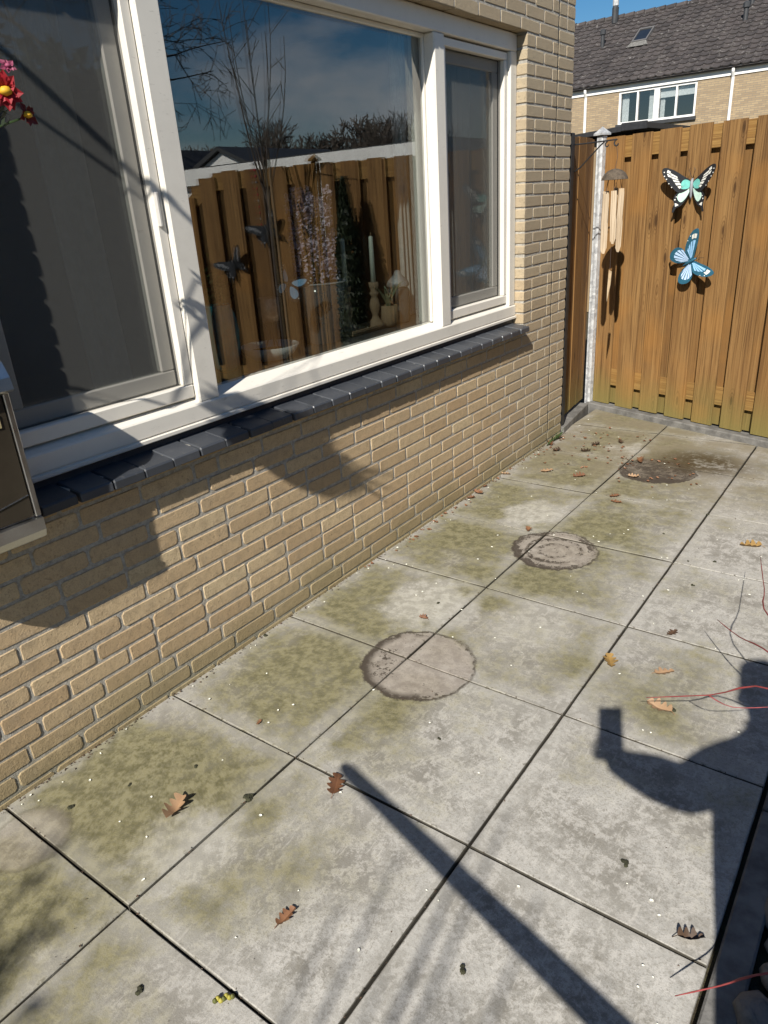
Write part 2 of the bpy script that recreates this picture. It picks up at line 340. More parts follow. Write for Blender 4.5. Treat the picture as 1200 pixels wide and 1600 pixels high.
def mat_roof():
    t = NT('roof_tile'); P = t.pos(); r = t.rnd(); n = t.noise(1.2, 5, 0.7, P); n2 = t.noise(6.5, 5, 0.75, P, 1.2)
    c = t.mix(r, (0.030, 0.025, 0.024), (0.058, 0.048, 0.045)); c = t.mix(t.ss(n, 0.45, 0.7, 0, 0.4), c, (0.075, 0.065, 0.058))
    c = t.mix(t.ss(n2, 0.57, 0.68, 0, 0.8), c, (0.26, 0.245, 0.225))
    return t.bsdf(c, 0.85)
def mat_farbrick():
    t = NT('far_brickwork'); P = t.pos(); b = t.nd('TexBrick')
    v = t.nd('CombineXYZ'); s = t.sep(P); t.put(v.inputs[0], t.math('ADD', s[0], s[1])); t.put(v.inputs[1], s[2])
    t.put(b.inputs['Vector'], v.outputs[0]); b.inputs['Scale'].default_value = 1.0
    b.inputs['Brick Width'].default_value = 0.22; b.inputs['Row Height'].default_value = 0.0625; b.inputs['Mortar Size'].default_value = 0.008; b.inputs['Mortar Smooth'].default_value = 0.2
    b.inputs['Color1'].default_value = (0.38, 0.285, 0.17, 1); b.inputs['Color2'].default_value = (0.27, 0.20, 0.125, 1); b.inputs['Mortar'].default_value = (0.21, 0.18, 0.14, 1)
    n = t.noise(0.9, 5, 0.7, P); c = t.mix(t.ss(n, 0.45, 0.75, 0, 0.5), b.outputs['Color'], (0.25, 0.195, 0.125))
    return t.bsdf(c, 0.9, 0, t.bump(b.outputs['Fac'], -0.5, 0.01), 0.3)
def mat_ground():
    t = NT('soil'); P = t.pos(); n = t.noise(18, 6, 0.7, P); n2 = t.noise(140, 4, 0.7, P)
    c = t.mix(t.ss(n, 0.3, 0.7), (0.035, 0.028, 0.018), (0.075, 0.062, 0.04)); c = t.mix(t.ss(n2, 0.5, 0.7, 0, 0.6), c, (0.085, 0.09, 0.035))
    return t.bsdf(c, 0.95, 0, t.bump(n2, 0.8, 0.01), 0.2)
def mat_stone():
    t = NT('cobble'); r = t.rnd(); P = t.pos(); n = t.noise(22, 6, 0.7, P); c = t.mix(r, (0.10, 0.10, 0.10), (0.24, 0.225, 0.20)); c = t.mix(t.ss(n, 0.4, 0.7, 0, 0.6), c, (0.07, 0.068, 0.062))
    return t.bsdf(c, 0.75, 0, t.bump(n, 0.5, 0.01), 0.4)
def mat_tile():
    t = NT('sill_glaze'); P = t.pos(); n = t.noise(35, 6, 0.7, P); n2 = t.noise(8, 4, 0.6, P); r = t.rnd()
    c = t.mix(r, (0.032, 0.036, 0.043), (0.052, 0.057, 0.066)); c = t.mix(t.ss(n, 0.55, 0.72, 0, 0.35), c, (0.12, 0.12, 0.115))
    return t.bsdf(c, t.ss(n2, 0.3, 0.7, 0.38, 0.58), 0, t.bump(n, 0.12, 0.003), 0.55)
def mat_steel():
    t = NT('brushed_steel'); O = t.obj(); n = t.noise(1, 4, 0.6, t.mapping(O, (4, 300, 300))); n2 = t.noise(6, 4, 0.6, O)
    c = t.mix(n, (0.50, 0.49, 0.47), (0.66, 0.65, 0.62)); return t.bsdf(c, t.ss(n2, 0.3, 0.7, 0.26, 0.42), 1.0, t.bump(n, 0.05, 0.001))
def mat_galv():
    t = NT('galvanised'); P = t.pos(); n = t.voro(45, P, 'F1', 'Color'); s = t.sep(n); n2 = t.noise(30, 5, 0.7, P)
    c = t.mix(s[0], (0.36, 0.365, 0.37), (0.60, 0.605, 0.60)); c = t.mix(t.ss(n2, 0.5, 0.7, 0, 0.6), c, (0.66, 0.66, 0.64))
    return t.bsdf(c, 0.55, 0.35, t.bump(n2, 0.2, 0.002), 0.5)
M = dict(concrete=mat_concrete(), brick=mat_brick(), mortar=mat_mortar(), glass=mat_glass(), screen=mat_screen(), white=mat_frame(),
    greyframe=mat_frame('screen_frame', (0.52, 0.50, 0.46)), roof=mat_roof(), farbrick=mat_farbrick(), soil=mat_ground(), stone=mat_stone(), tile=mat_tile(), steel=mat_steel(), galv=mat_galv(),
    fence=mat_wood('fence_wood', (0.188, 0.098, 0.033), (0.275, 0.156, 0.056), (0.070, 0.031, 0.010), 0.8, zg=0.42),
    rail=mat_wood('rail_wood', (0.23, 0.125, 0.036), (0.32, 0.19, 0.062), (0.13, 0.062, 0.018), 0.6, 'X', False),
    driftwood=mat_wood('chime_wood', (0.40, 0.31, 0.21), (0.52, 0.42, 0.30), (0.24, 0.17, 0.10), 0.0),
    pole=mat_wood('stake_wood', (0.30, 0.22, 0.13), (0.38, 0.28, 0.17), (0.2, 0.14, 0.08), 0.1),
    turned=mat_wood('turned_wood', (0.34, 0.24, 0.15), (0.44, 0.33, 0.22), (0.22, 0.15, 0.09), 0.0, knots=False),
    black=simple('black_metal', (0.018, 0.018, 0.019), 0.5, 0.0, 0.3, 30), kerb=simple('kerb_concrete', (0.135, 0.13, 0.12), 0.9, 0, 0.35, 14, 0.5),
    bark=simple('bark', (0.085, 0.068, 0.055), 0.9, 0, 0.35, 12, 0.4), twig=simple('red_twig', (0.25, 0.045, 0.045), 0.55, 0, 0.3, 25), 
    twigdark=simple('dark_twig', (0.07, 0.05, 0.045), 0.8, 0, 0.3, 10),
    panel=simple('bronze_glass_panel', (0.045, 0.037, 0.026), 0.16, 0.0, 0.2, 4, 0, 0.6), plate=simple('brass_plate', (0.55, 0.47, 0.24), 0.35, 0.4, 0.1, 30),
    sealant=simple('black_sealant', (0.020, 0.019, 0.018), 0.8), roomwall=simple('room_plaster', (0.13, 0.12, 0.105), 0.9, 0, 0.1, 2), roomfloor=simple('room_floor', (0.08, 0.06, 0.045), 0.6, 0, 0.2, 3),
    sillboard=simple('window_board', (0.10, 0.095, 0.09), 0.4, 0, 0.1, 6), curtain=simple('net_curtain', (0.70, 0.69, 0.66), 0.9, 0, 0.1, 40, 0.3),
    plastic_white=simple('white_paint', (0.78, 0.77, 0.74), 0.45, 0, 0.06, 5), gutter=simple('dark_gutter', (0.035, 0.036, 0.038), 0.5, 0, 0.2, 6),
    darkglass=simple('dark_pane', (0.018, 0.021, 0.025), 0.05, 0, 0.2, 1, 0, 0.7), evergreen=mat_leaf('evergreen', (0.012, 0.022, 0.008), (0.03, 0.045, 0.016), 0.1),
    green=mat_leaf('green_leaf', (0.035, 0.07, 0.018), (0.07, 0.12, 0.035)), moss=simple('moss', (0.030, 0.030, 0.014), 0.95, 0, 0.4, 60, 0.6),
    oak=mat_leaf('dry_oak_leaf', (0.15, 0.065, 0.03), (0.26, 0.125, 0.06), 0.15), oakpale=mat_leaf('pale_dry_leaf', (0.36, 0.225, 0.125), (0.44, 0.29, 0.17), 0.15),
    oakyellow=mat_leaf('tan_dry_leaf', (0.30, 0.18, 0.055), (0.38, 0.24, 0.08), 0.15), oakdark=mat_leaf('rotting_leaf', (0.05, 0.032, 0.02), (0.10, 0.055, 0.03), 0.05),
    petal=simple('petal', (0.78, 0.77, 0.66), 0.7, 0, 0.08, 20))

# ------------------------------------------------------------------ setting: ground, patio, kerbs, planting bed
F0 = Vector((-0.067, 4.217, 0)); FD = Vector((0.945, -0.328, 0)).normalized(); FN = Vector((FD.y, -FD.x, 0))    # far fence: origin, direction, normal towards the patio
g = MB(); g.add([(-150, -150, -0.06), (150, -150, -0.06), (150, 150, -0.06), (-150, 150, -0.06)], [(0, 1, 2, 3)]); g.build('ground', M['soil'], kind='structure')
patio = MB().box((-0.03, -4.7, -0.05), (1.785, 4.4, -0.026)).build('patio', M['soil'], kind='structure')
XC = [-0.018, 0.577, 1.179, 1.757]; Y0 = -0.467; GAP = 0.0030
def clip(poly, p0, n):
    out = []
    for i in range(len(poly)):
        a = Vector((*poly[i], 0)); b = Vector((*poly[(i+1) % len(poly)], 0)); da = (a-p0).dot(n); db = (b-p0).dot(n)
        if da >= 0: out.append((a.x, a.y))
        if (da >= 0) != (db >= 0): q = a + (b-a)*(da/(da-db)); out.append((q.x, q.y))
    return out
for ci in range(3):
    for k in range(-7, 8):
        x0, x1 = XC[ci]+GAP, XC[ci+1]-GAP; y0, y1 = Y0+0.6*k+GAP, Y0+0.6*(k+1)-GAP
        poly = clip([(x0, y0), (x1, y0), (x1, y1), (x0, y1)], F0+FN*0.05, FN)
        if len(poly) < 3: continue
        poly = [(a[0]+(b_[0]-a[0])*q/6+random.uniform(-.0011, .0011), a[1]+(b_[1]-a[1])*q/6+random.uniform(-.0011, .0011)) for a, b_ in zip(poly, poly[1:]+poly[:1]) for q in range(6)]
        dz = random.uniform(-0.0018, 0.0018); b = MB(); n = len(poly); cx = sum(p[0] for p in poly)/n; cy = sum(p[1] for p in poly)/n
        tx, ty = random.uniform(-0.002, 0.002), random.uniform(-0.002, 0.002)
        hz = lambda p: dz + tx*(p[0]-cx) + ty*(p[1]-cy)
        def ins(p, e): 
            v = Vector((cx-p[0], cy-p[1])).normalized(); return (p[0]+e*1.3*v.x, p[1]+e*1.3*v.y)
        vs_ = [(p[0], p[1], -0.045) for p in poly] + [(p[0], p[1], hz(p)-0.003) for p in poly] + [(*ins(p, 0.0025), hz(p)) for p in poly]
        fs_ = [tuple(range(2*n, 3*n))]
        for i in range(n):
            j = (i+1) % n; fs_ += [(i, j, n+j, n+i), (n+i, n+j, 2*n+j, 2*n+i)]
        b.add(vs_, fs_); b.build('paving_slab', M['concrete'], patio)
# kerb along the bed: long concrete edging units
for k in range(-4, 5):
    MB().box((1.766, -0.35+k*1.0+0.004, -0.08), (1.834, 0.65+k*1.0-0.004, 0.004+random.uniform(-.003, .003)), 0.005).build('garden_edging', M['kerb'], kind='structure')
bed = MB().box((1.835, -5, -0.07), (6.2, 3.3, -0.03)).build('planting_bed', M['soil'], kind='structure')
def stone_mesh(i):
    rr = random.Random(i); b = MB(); prof = [(0.35, 0.0), (0.85, 0.18), (1.0, 0.45), (0.85, 0.75), (0.45, 0.95)]
    b.lathe([(r_*1.0, z_) for r_, z_ in prof], 9); k = [rr.uniform(0.75, 1.2) for _ in range(9)]
    b.v = [(x*k[j % 9], y*k[j % 9], z*rr.uniform(0.85, 1.1)) for j, (x, y, z) in enumerate(b.v)]
    return b.mesh('cobble_stone', M['stone'], True)
SM = [stone_mesh(i) for i in range(6)]
rs = random.Random(3)
for yy in range(-6, 26):
    for xx in range(5):
        x_ = 1.875 + xx*0.085 + rs.uniform(-.02, .02); y_ = -0.42 + yy*0.085 + rs.uniform(-.02, .02); s_ = rs.uniform(0.034, 0.052)
        if yy > 12 and xx > 2: continue
        o = link('cobble_stone', SM[rs.randrange(6)], bed, loc=(x_, y_, -0.034+rs.uniform(0, 0.008))); o.scale = (s_*1.15, s_*0.95, s_*1.1); o.rotation_euler = (0, 0, rs.uniform(0, 6))

# ------------------------------------------------------------------ our house: wall of bricks, window, sill, room
house = empty('brick_house', 'yellow brick house with white framed window and dark tiled sill', 'house')
WT, WB, WL, WR = 2.277, 0.855, -0.22, 2.857      # window opening
HEND = 3.462; EJ = 3.243
wall = MB()
D = -0.0020
wall.box((-0.10, -4.2, -0.06), (D, HEND-0.006, WB-0.02)); wall.box((-0.10, -4.2, WT+0.006), (D, HEND-0.006, 2.80))
wall.box((-0.10, -4.2, WB-0.0205), (D-0.0005, WL-0.006, WT+0.0065)); wall.box((-0.10, WR+0.006, WB-0.0205), (D-0.0005, HEND-0.0065, WT+0.0065))
wall = wall.build('wall', M['mortar'], house)
MB().box((-0.05, EJ-0.0050, 0.09), (-0.0012, EJ+0.0050, 2.79)).build('expansion_joint', M['sealant'], wall)
def brick_mesh(L, seed, H=0.0525):
    rr = random.Random(seed); c = rr.uniform(0.0025, 0.008); l = L/2; h = H/2
    def ring(inset, x, jit):
        pts = [(-l+c, -h), (l-c, -h), (l, -h+c), (l, h-c), (l-c, h), (-l+c, h), (-l, h-c), (-l, -h+c)]
        return [(x+rr.uniform(-jit, jit)*0.3, p[0]-math.copysign(inset, p[0])+rr.uniform(-jit, jit), p[1]-math.copysign(inset, p[1])+rr.uniform(-jit, jit)) for p in pts]
    v = ring(0.0030, 0.0, 0.0013) + ring(0.0004, -0.0030, 0.0018) + ring(0.0, -0.07, 0.0)
    f = [tuple(range(8))]
    for i in range(8):
        j = (i+1) % 8; f += [(8+i, 8+j, j, i), (16+i, 16+j, 8+j, 8+i)]
    return v, f
FULL = [brick_mesh(0.203, 100+i) for i in range(14)]; HALF = [brick_mesh(0.097, 200+i) for i in range(6)]
FM = []; HM = []
for lst, out in ((FULL, FM), (HALF, HM)):
    for v, f in lst:
        b = MB(); b.add(v, f); out.append(b.mesh('brick', M['brick']))
def proj(p):
    d = Vector(p)-CAM; w = d.dot(FWD)
    if w < 0.05: return None
    return (600+1118.8*d.dot(RIGHT)/w, 800-1118.8*d.dot(UP)/w)
rb = random.Random(11); bricks = []; PITCH = 0.2135; prev = -1
for k in range(-1, 44):
    zc = 0.027 + 0.0625*k + 0.026
    q = rb.choice([i for i in range(4) if i != prev and (prev < 0 or (i-prev) % 4 != 0)]); prev = q
    segs = [(-4.2, EJ-0.006), (EJ+0.006, HEND)]
    if zc > WB-0.03 and zc < WT: segs = [(-4.2, WL), (WR, EJ-0.006), (EJ+0.006, HEND)]
    for (a, e) in segs:
        y = a
        if a < -4: y = -4.2 + (0.0 if q == 0 else 0.0); first = (1.0, 0.75, 0.5, 0.25)[q]
        else: first = (0.5, 1.0, 0.5, 1.0)[q] if a > 3 or a == WR else 1.0
        pat = [first] + [1.0]*40
        if rb.random() < 0.25 and a < -4: pat[rb.randrange(12, 24)] = 0.5
        i = 0
        while y < e-0.03:
            L = pat[i]*PITCH; i += 1
            if y+L > e or e-(y+L) < 0.05: L = e-y+0.0092
            bl = L-0.0092; bricks.append((y+bl/2, zc, bl)); y += L
area = []
for bi, (yc, zc, bl) in enumerate(bricks):
    cs = [proj((0, yc+sy*bl/2, zc+sz*0.025)) for sy, sz in ((-1, -1), (1, -1), (1, 1), (-1, 1))]; A = 0
    if all(cs):
        ins_ = sum(1 for (u, v) in cs if 0 <= u <= 1200 and 0 <= v <= 1600)
        A = 0.5*abs(sum(cs[i][0]*cs[(i+1) % 4][1]-cs[(i+1) % 4][0]*cs[i][1] for i in range(4)))*ins_/4
        if 0.82 < zc < 0.9 and yc < WR: A = 0
    area.append(A)
order = sorted(range(len(bricks)), key=lambda i: -area[i]); top = set(i for i in order[:300] if area[i] > 0)
rest = MB()
for bi, (yc, zc, bl) in enumerate(bricks):
    full = bl > 0.15; base = 0.203 if full else 0.097; sy = bl/base
    dx = rb.uniform(0.0, 0.0010); rz = rb.uniform(-0.0022, 0.0022); ry = rb.uniform(-0.006, 0.006); dz_ = rb.uniform(-0.0015, 0.0015)
    if bi in top:
        o = link('brick', rb.choice(FM if full else HM), wall, loc=(dx, yc, zc+dz_), rot=(ry, 0, rz)); o.scale = (1, sy, 1)
    else:
        v, f = rb.choice(FULL if full else HALF)
        rest.add([(x+dx, y*sy+yc, z+zc+dz_) for x, y, z in v], f)
rest.build('outer_bricks', M['brick'], wall, kind='stuff')
# fill bricks of the window jamb seen end-on come with the bricks' own depth; body of the house behind
shell = MB()
shell.box((-6.0, 3.30, -0.05), (-0.101, HEND-0.004, 2.80)); shell.box((-6.0, -4.2, -0.05), (-5.85, 3.299, 2.80)); shell.box((-5.849, -4.2, -0.05), (-0.101, -4.05, 2.80))
shell.build('rear_walls', M['farbrick'], house)
rf = MB().box((-6.1, -4.3, 2.801), (0.03, 3.52, 3.02)).build('roof', M['gutter'], house)
MB().box((0.031, -4.3, 2.84), (0.05, 3.54, 3.03)).build('fascia_board', M['plastic_white'], rf)
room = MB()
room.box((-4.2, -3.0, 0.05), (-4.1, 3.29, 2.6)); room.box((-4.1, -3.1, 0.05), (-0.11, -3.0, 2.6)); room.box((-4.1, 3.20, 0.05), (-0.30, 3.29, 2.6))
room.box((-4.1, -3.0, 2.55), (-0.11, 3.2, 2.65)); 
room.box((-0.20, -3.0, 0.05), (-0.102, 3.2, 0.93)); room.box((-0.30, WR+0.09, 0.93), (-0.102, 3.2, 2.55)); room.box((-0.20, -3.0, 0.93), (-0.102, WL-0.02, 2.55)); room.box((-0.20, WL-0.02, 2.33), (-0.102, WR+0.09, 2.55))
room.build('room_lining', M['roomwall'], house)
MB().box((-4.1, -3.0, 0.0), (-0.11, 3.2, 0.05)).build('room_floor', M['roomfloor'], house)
MB().box((-0.46, WL, 0.945), (-0.142, WR+0.05, 0.970), 0.006).build('window_board', M['sillboard'], house)

# window: outer frame (the part's own mesh), mullions, sashes, panes, screens
FX = -0.055
def bar(a, b, bev=0.004): return MB().box(a, b, bev)
win = MB()
def extr(prof, y0, y1):     # profile in xz extruded along y
    n = len(prof); b = MB(); b.add([(p[0], y0, p[1]) for p in prof]+[(p[0], y1, p[1]) for p in prof], [tuple(range(n)), tuple(reversed(range(n, 2*n)))]+[(n+i, n+(i+1) % n, (i+1) % n, i) for i in range(n)]); return b
brp = [(-0.13, 0.872), (-0.046, 0.870), (-0.043, 0.873), (-0.043, 0.883), (-0.054, 0.886), (-0.054, 0.889), (-0.050, 0.891), (-0.050, 0.940), (-0.054, 0.945), (-0.13, 0.972)]
window = extr(brp, WL+0.002, WR-0.002).build('window', M['white'], house)
def wpart(name, mb, mat='white', par=None): return mb.build(name, M[mat], par or window)
wpart('top_rail', bar((-0.13, WL+0.002, 2.195), (FX, WR-0.002, WT-0.003)))
wpart('jamb', bar((-0.13, WL+0.002, 0.9465), (FX, WL+0.072, 2.1945))); wpart('jamb', bar((-0.13, 2.787, 0.9465), (FX, WR-0.002, 2.1945)))
for (a, b) in ((0.503, 0.593), (2.062, 2.148)): wpart('mullion', bar((-0.13, a, 0.9440), (FX, b, 2.1943), 0.006))
# glazing beads and pane of the fixed light
YA, YB = 0.594, 2.061
wpart('glazing_bead', bar((-0.128, YA, 0.972), (-0.106, YA+0.014, 2.194), 0.003)); wpart('glazing_bead', bar((-0.128, YB-0.014, 0.972), (-0.106, YB, 2.194), 0.003))
wpart('glazing_bead', bar((-0.128, YA, 2.176), (-0.107, YB, 2.1935), 0.003))
def pane(y0, y1, z0, z1, x=-0.117): 
    b = MB(); b.add([(x, y0, z0), (x, y1, z0), (x, y1, z1), (x, y0, z1)], [(0, 1, 2, 3)]); b.add([(x-0.018, y0, z0), (x-0.018, y1, z0), (x-0.018, y1, z1), (x-0.018, y0, z1)], [(0, 1, 2, 3)]); return b
wpart('pane', pane(YA+0.004, YB-0.004, 0.962, 2.19), 'glass')
# inner edge strip beyond the glass of the fixed light
wpart('inner_bead', bar((-0.17, YB-0.035, 0.972), (-0.142, YB+0.02, 2.194), 0.003)); wpart('inner_bead', bar((-0.17, YA-0.02, 0.972), (-0.142, YA+0.03, 2.194), 0.003))
def sash(y0, y1, hinge):
    z0, z1 = 0.964, 2.188; w = 0.034
    s = MB(); 
    s.box((-0.108, y0, z0), (-0.072, y1, z0+0.045), 0.004); 
    s = s.build('sash', M['white'], window)
    for nm, a, b in (('stile', (-0.108, y0, z0+0.0455), (-0.0725, y0+w, z1-w-0.0005)), ('stile', (-0.108, y1-w, z0+0.0455), (-0.0725, y1, z1-w-0.0005)), ('sash_rail', (-0.108, y0, z1-w), (-0.072, y1, z1))):
        wpart(nm, bar(a, b, 0.003))
    # insect screen in its own thin frame behind
    a0, a1, c0, c1 = y0+w+0.001, y1-w-0.001, z0+0.046, z1-w-0.001; fw = 0.012
    b = MB(); b.add([(-0.095, a0, c0), (-0.095, a1, c0), (-0.095, a1, c1), (-0.095, a0, c1)], [(0, 1, 2, 3)]); wpart('insect_screen', b, 'screen')
    iw = 0.052
    for a, b in (((-0.138, a0, c0), (-0.111, a1, c0+iw)), ((-0.138, a0, c1-iw), (-0.111, a1, c1)), ((-0.138, a0, c0+iw+.0005), (-0.1115, a0+iw, c1-iw-.0005)), ((-0.138, a1-iw, c0+iw+.0005), (-0.1115, a1, c1-iw-.0005))):
        wpart('casement_bar', bar(a, b, 0.004))
    wpart('pane', pane(a0+iw-0.005, a1-iw+0.005, c0+iw-0.005, c1-iw+0.005, -0.118), 'glass')
sash(WL+0.074, 0.501, 1); sash(2.150, 2.785, -1)
wpart('window_latch', bar((-0.109, 0.470, 1.50), (-0.062, 0.484, 1.60), 0.004), 'greyframe')

# sill of dark glazed tiles
sill = MB().box((-0.099, WL-0.03, 0.79), (-0.006, WR-0.004, 0.812)).build('window_sill', M['mortar'], house)
def tile_mesh(i):
    rr = random.Random(400+i); w = 0.0528; j = lambda: rr.uniform(-0.0008, 0.0008)
    pr = [(-0.062, 0.815), (-0.062, 0.8465), (0.045, 0.832), (0.050, 0.827), (0.051, 0.805), (0.047, 0.802)]
    b = MB(); n = len(pr); e = 0.003
    v = []
    for (yy, ee) in ((-w, e), (-w+e, 0), (w-e, 0), (w, e)):
        v += [(x-(ee if x > 0 else 0)+j()*0.5, yy, z-(ee if z > 0.82 else 0)+j()*0.5) for x, z in pr]
    f = [tuple(range(n)), tuple(reversed(range(3*n, 4*n)))]
    for s_ in range(3):
        for i_ in range(n): f.append((s_*n+n+i_, s_*n+n+(i_+1) % n, s_*n+(i_+1) % n, s_*n+i_))
    b.add(v, f); return b.mesh('sill_tile', M['tile'])
TM = [tile_mesh(i) for i in range(5)]
y = 0.39-0.111*6+0.0005
while y < WR+0.02:
    if y+0.055 < WR+0.03: link('sill_tile', TM[random.randrange(5)], sill, loc=(random.uniform(-.0015, .0015), y+0.055, random.uniform(-.001, .001)), rot=(random.uniform(-.006, .006), 0, random.uniform(-.008, .008)))
    y += 0.111
MB().box((-0.099, WL, 0.8125), (-0.0635, WR-0.001, 0.8695)).build('sill_upstand', M['tile'], sill)

# ------------------------------------------------------------------ letterbox on the wall
lb = empty('letterbox', 'stainless steel letterbox with dark bronze door on the wall left of window', 'letterbox', (0.0, -0.40, 0.0))
def prof_y(prof, y0, y1):
    return extr(prof, y0, y1)
body = [(0.002, 0.80), (0.06, 0.775), (0.105, 0.775), (0.125, 0.785), (0.133, 0.805), (0.133, 0.838), (0.118, 0.842), (0.118, 1.165), (0.002, 1.165)]
prof_y(body, -0.185, 0.195).build('body', M['steel'], lb)
lid = [(0.002, 1.166), (0.138, 1.166), (0.146, 1.172), (0.140, 1.20), (0.120, 1.235), (0.085, 1.262), (0.04, 1.275), (0.002, 1.278)]
prof_y(lid, -0.192, 0.202).build('lid', M['steel'], lb)
for a, b in (((0.1185, 0.180, 0.8435), (0.130, 0.1945, 1.1640)), ((0.1185, -0.1845, 0.8435), (0.130, -0.170, 1.1640))): MB().box(a, b, 0.002).build('door_trim', M['steel'], lb)
dr = MB().box((0.119, -0.1685, 0.8465), (0.1262, 0.1775, 1.162), 0.002).build('door', M['panel'], lb)
MB().box((0.1265, 0.085, 1.085), (0.129, 0.158, 1.118), 0.001).build('name_plate', M['plate'], dr)
MB().lathe([(0.012, 0), (0.012, 0.006), (0.008, 0.008)], 14).build('lock', M['steel'], dr).matrix_local = Matrix.Translation((0.126, 0.0, 0.90)) @ Matrix.Rotation(R(90), 4, 'Y')
MB().tube([(0.127, 0.175, 0.905), (0.1268, 0.10, 0.892), (0.1268, 0.03, 0.885), (0.1268, 0.02, 0.872), (0.1268, 0.03, 0.862)], 0.0016, 6).build('door_crease', M['steel'], dr)

# ------------------------------------------------------------------ fences
def board_mesh(w, h, th=0.018, seed=0, notch=0.0):
    rr = random.Random(seed); b = MB(); e = 0.0025; nz = 3; v = []; f = []
    # cross-section with eased front edges, slight bow along its height
    sec = [(0, th), (0, e), (e, 0), (w-e, 0), (w, e), (w, th)]
    bow = rr.uniform(-0.003, 0.003); tw = rr.uniform(-0.002, 0.002)
    for k in range(nz+1):
        u = k/nz; off = bow*math.sin(math.pi*u)
        for (a, d) in sec: v.append((a, d+off+tw*u*(a/w-0.5), h*u))
    n = 6
    for k in range(nz):
        for i in range(n-1): f.append((k*n+i, k*n+i+1, (k+1)*n+i+1, (k+1)*n+i))
        f.append((k*n+5, k*n, (k+1)*n, (k+1)*n+5))
    f.append(tuple(range(nz*n, nz*n+n))); f.append(tuple(reversed(range(n)))); b.add(v, f); return b
def fence_panel(name, label, origin, ang, s0, s1, top=1.845, z0=0.048, pitch=0.209, w=0.145, shape=None, first=0.0, seed=1, back=True):
    """boards hit-and-miss on two rails; local x along the fence, local y away from the viewer's side"""
    root = empty(name, label, 'fence', origin, (0, 0, ang), None)
    rr = random.Random(seed); s = s0+first; i = 0
    while s < s1-0.02:
        ww = min(w, s1-s); tp = shape(s+ww/2) if shape else top+rr.uniform(-0.004, 0.004)
        bm = board_mesh(ww, tp-z0, seed=seed*100+i)
        link('board', bm.mesh('board', M['fence']), root, loc=(s, rr.uniform(-0.0015, 0.0015), z0+rr.uniform(-0.003, 0.003)), rot=(0, rr.uniform(-0.0025, 0.0025), 0))
        gs = s+ww-0.035
        if back and gs+0.10 < s1:
            tp2 = (shape(gs+0.05)-0.004) if shape else top-0.004
            link('board', board_mesh(min(0.14, s1-gs), tp2-z0, seed=seed*100+50+i).mesh('board', M['fence']), root, loc=(gs, 0.049, z0))
        s += pitch; i += 1
    lo = shape(s1) if shape else top
    MB().box((s0+0.004, 0.0205, 0.185), (s1-0.004, 0.0465, 0.305), 0.003).build('rail', M['rail'], root)
    if not shape: MB().box((s0+0.004, 0.0205, top-0.135), (s1-0.004, 0.0465, top-0.006), 0.003).build('rail', M['rail'], root)
    else:
        n = 12; xs = [s0+0.004+(s1-s0-0.008)*k/n for k in range(n+1)]
        pts = [(x, shape(x)-0.008) for x in xs] + [(x, shape(x)-0.13) for x in reversed(xs)]; b = MB()
        b.add([(p[0], 0.0205, p[1]) for p in pts]+[(p[0], 0.0465, p[1]) for p in pts], [tuple(range(len(pts))), tuple(reversed(range(len(pts), 2*len(pts))))]+[(i, (i+1) % len(pts), len(pts)+(i+1) % len(pts), len(pts)+i) for i in range(len(pts))])
        b.build('rail', M['rail'], root)
    return root
ANG = math.atan2(FD.y, FD.x)
fence_panel('wooden_fence', 'brown wooden board fence with two metal butterflies, beside galvanised post', F0, ANG, -0.0015, 1.985, seed=3)
def arch(s): 
    return 1.845 if s < 2.85 else 1.845-0.55*((s-2.85)/0.7)**1.5
fence_panel('arched_fence', 'brown board fence with sloping top seen mirrored in the big pane', F0, ANG, 2.055, 3.45, shape=arch, seed=5)
def post(name, label, loc, rot=0.0, h=1.86, pm_='galv'):
    root = empty(name, label, 'post', loc, (0, 0, rot))
    b = MB(); a = 0.026
    b.box((-a, -a, 0), (a, a, h), 0.006); b.build('shaft', M[pm_], root)
    for sx in (-0.0135, 0.0135): MB().tube([(sx, -a-0.001, 0.02), (sx, -a-0.001, h-0.02)], 0.004, 6).build('rib', M[pm_], root)
    c = MB(); e = 0.040; c.add([(-e, -e, h), (e, -e, h), (e, e, h), (-e, e, h), (-e, -e, h+0.012), (e, -e, h+0.012), (e, e, h+0.012), (-e, e, h+0.012), (0, 0, h+0.052)], [(3, 2, 1, 0), (0, 1, 5, 4), (1, 2, 6, 5), (2, 3, 7, 6), (3, 0, 4, 7), (4, 5, 8), (5, 6, 8), (6, 7, 8), (7, 4, 8)])
    c.build('cap', M[pm_], root); return root
post('fence_post', 'galvanised steel post with pyramid cap at the fence corner', (-0.098, 4.222, 0.0), R(-20))
post('fence_post', 'capped post between two fence panels, seen mirrored behind the lavender', tuple(F0+FD*2.02), ANG, pm_='rail')
sa = math.atan2(4.20-3.60, -0.128+0.058)
fence_panel('side_fence', 'narrow wooden board panel between brick corner and galvanised post', (-0.058, 3.60, 0), sa, 0.04, 0.565, top=1.84, z0=0.075, pitch=0.158, w=0.152, seed=8, back=False)
MB().box((-0.052, 3.50, 0.0), (-0.010, 3.545, 1.845), 0.003).build('steel_post', M['black'], label='slim black steel post against the corner of the brick wall', cat='post')
MB().box((-0.11, 3.547, 0.0), (-0.075, 3.62, 1.83), 0.003).build('gate_jamb', M['sealant'], label='dark timber jamb in the gap beside the side panel', cat='jamb')
kb = MB(); kb.box((-0.02, -0.052, -0.06), (3.5, 0.04, 0.042), 0.006); kb.build('fence_kerb', M['kerb'], kind='structure', loc=F0, rot=(0, 0, ANG))
kb = MB(); kb.box((0.0, -0.052, -0.06), (0.66, 0.03, 0.046), 0.006); kb.build('side_kerb', M['kerb'], kind='structure', loc=(-0.038, 3.478, 0), rot=(0, 0, sa+0.01))

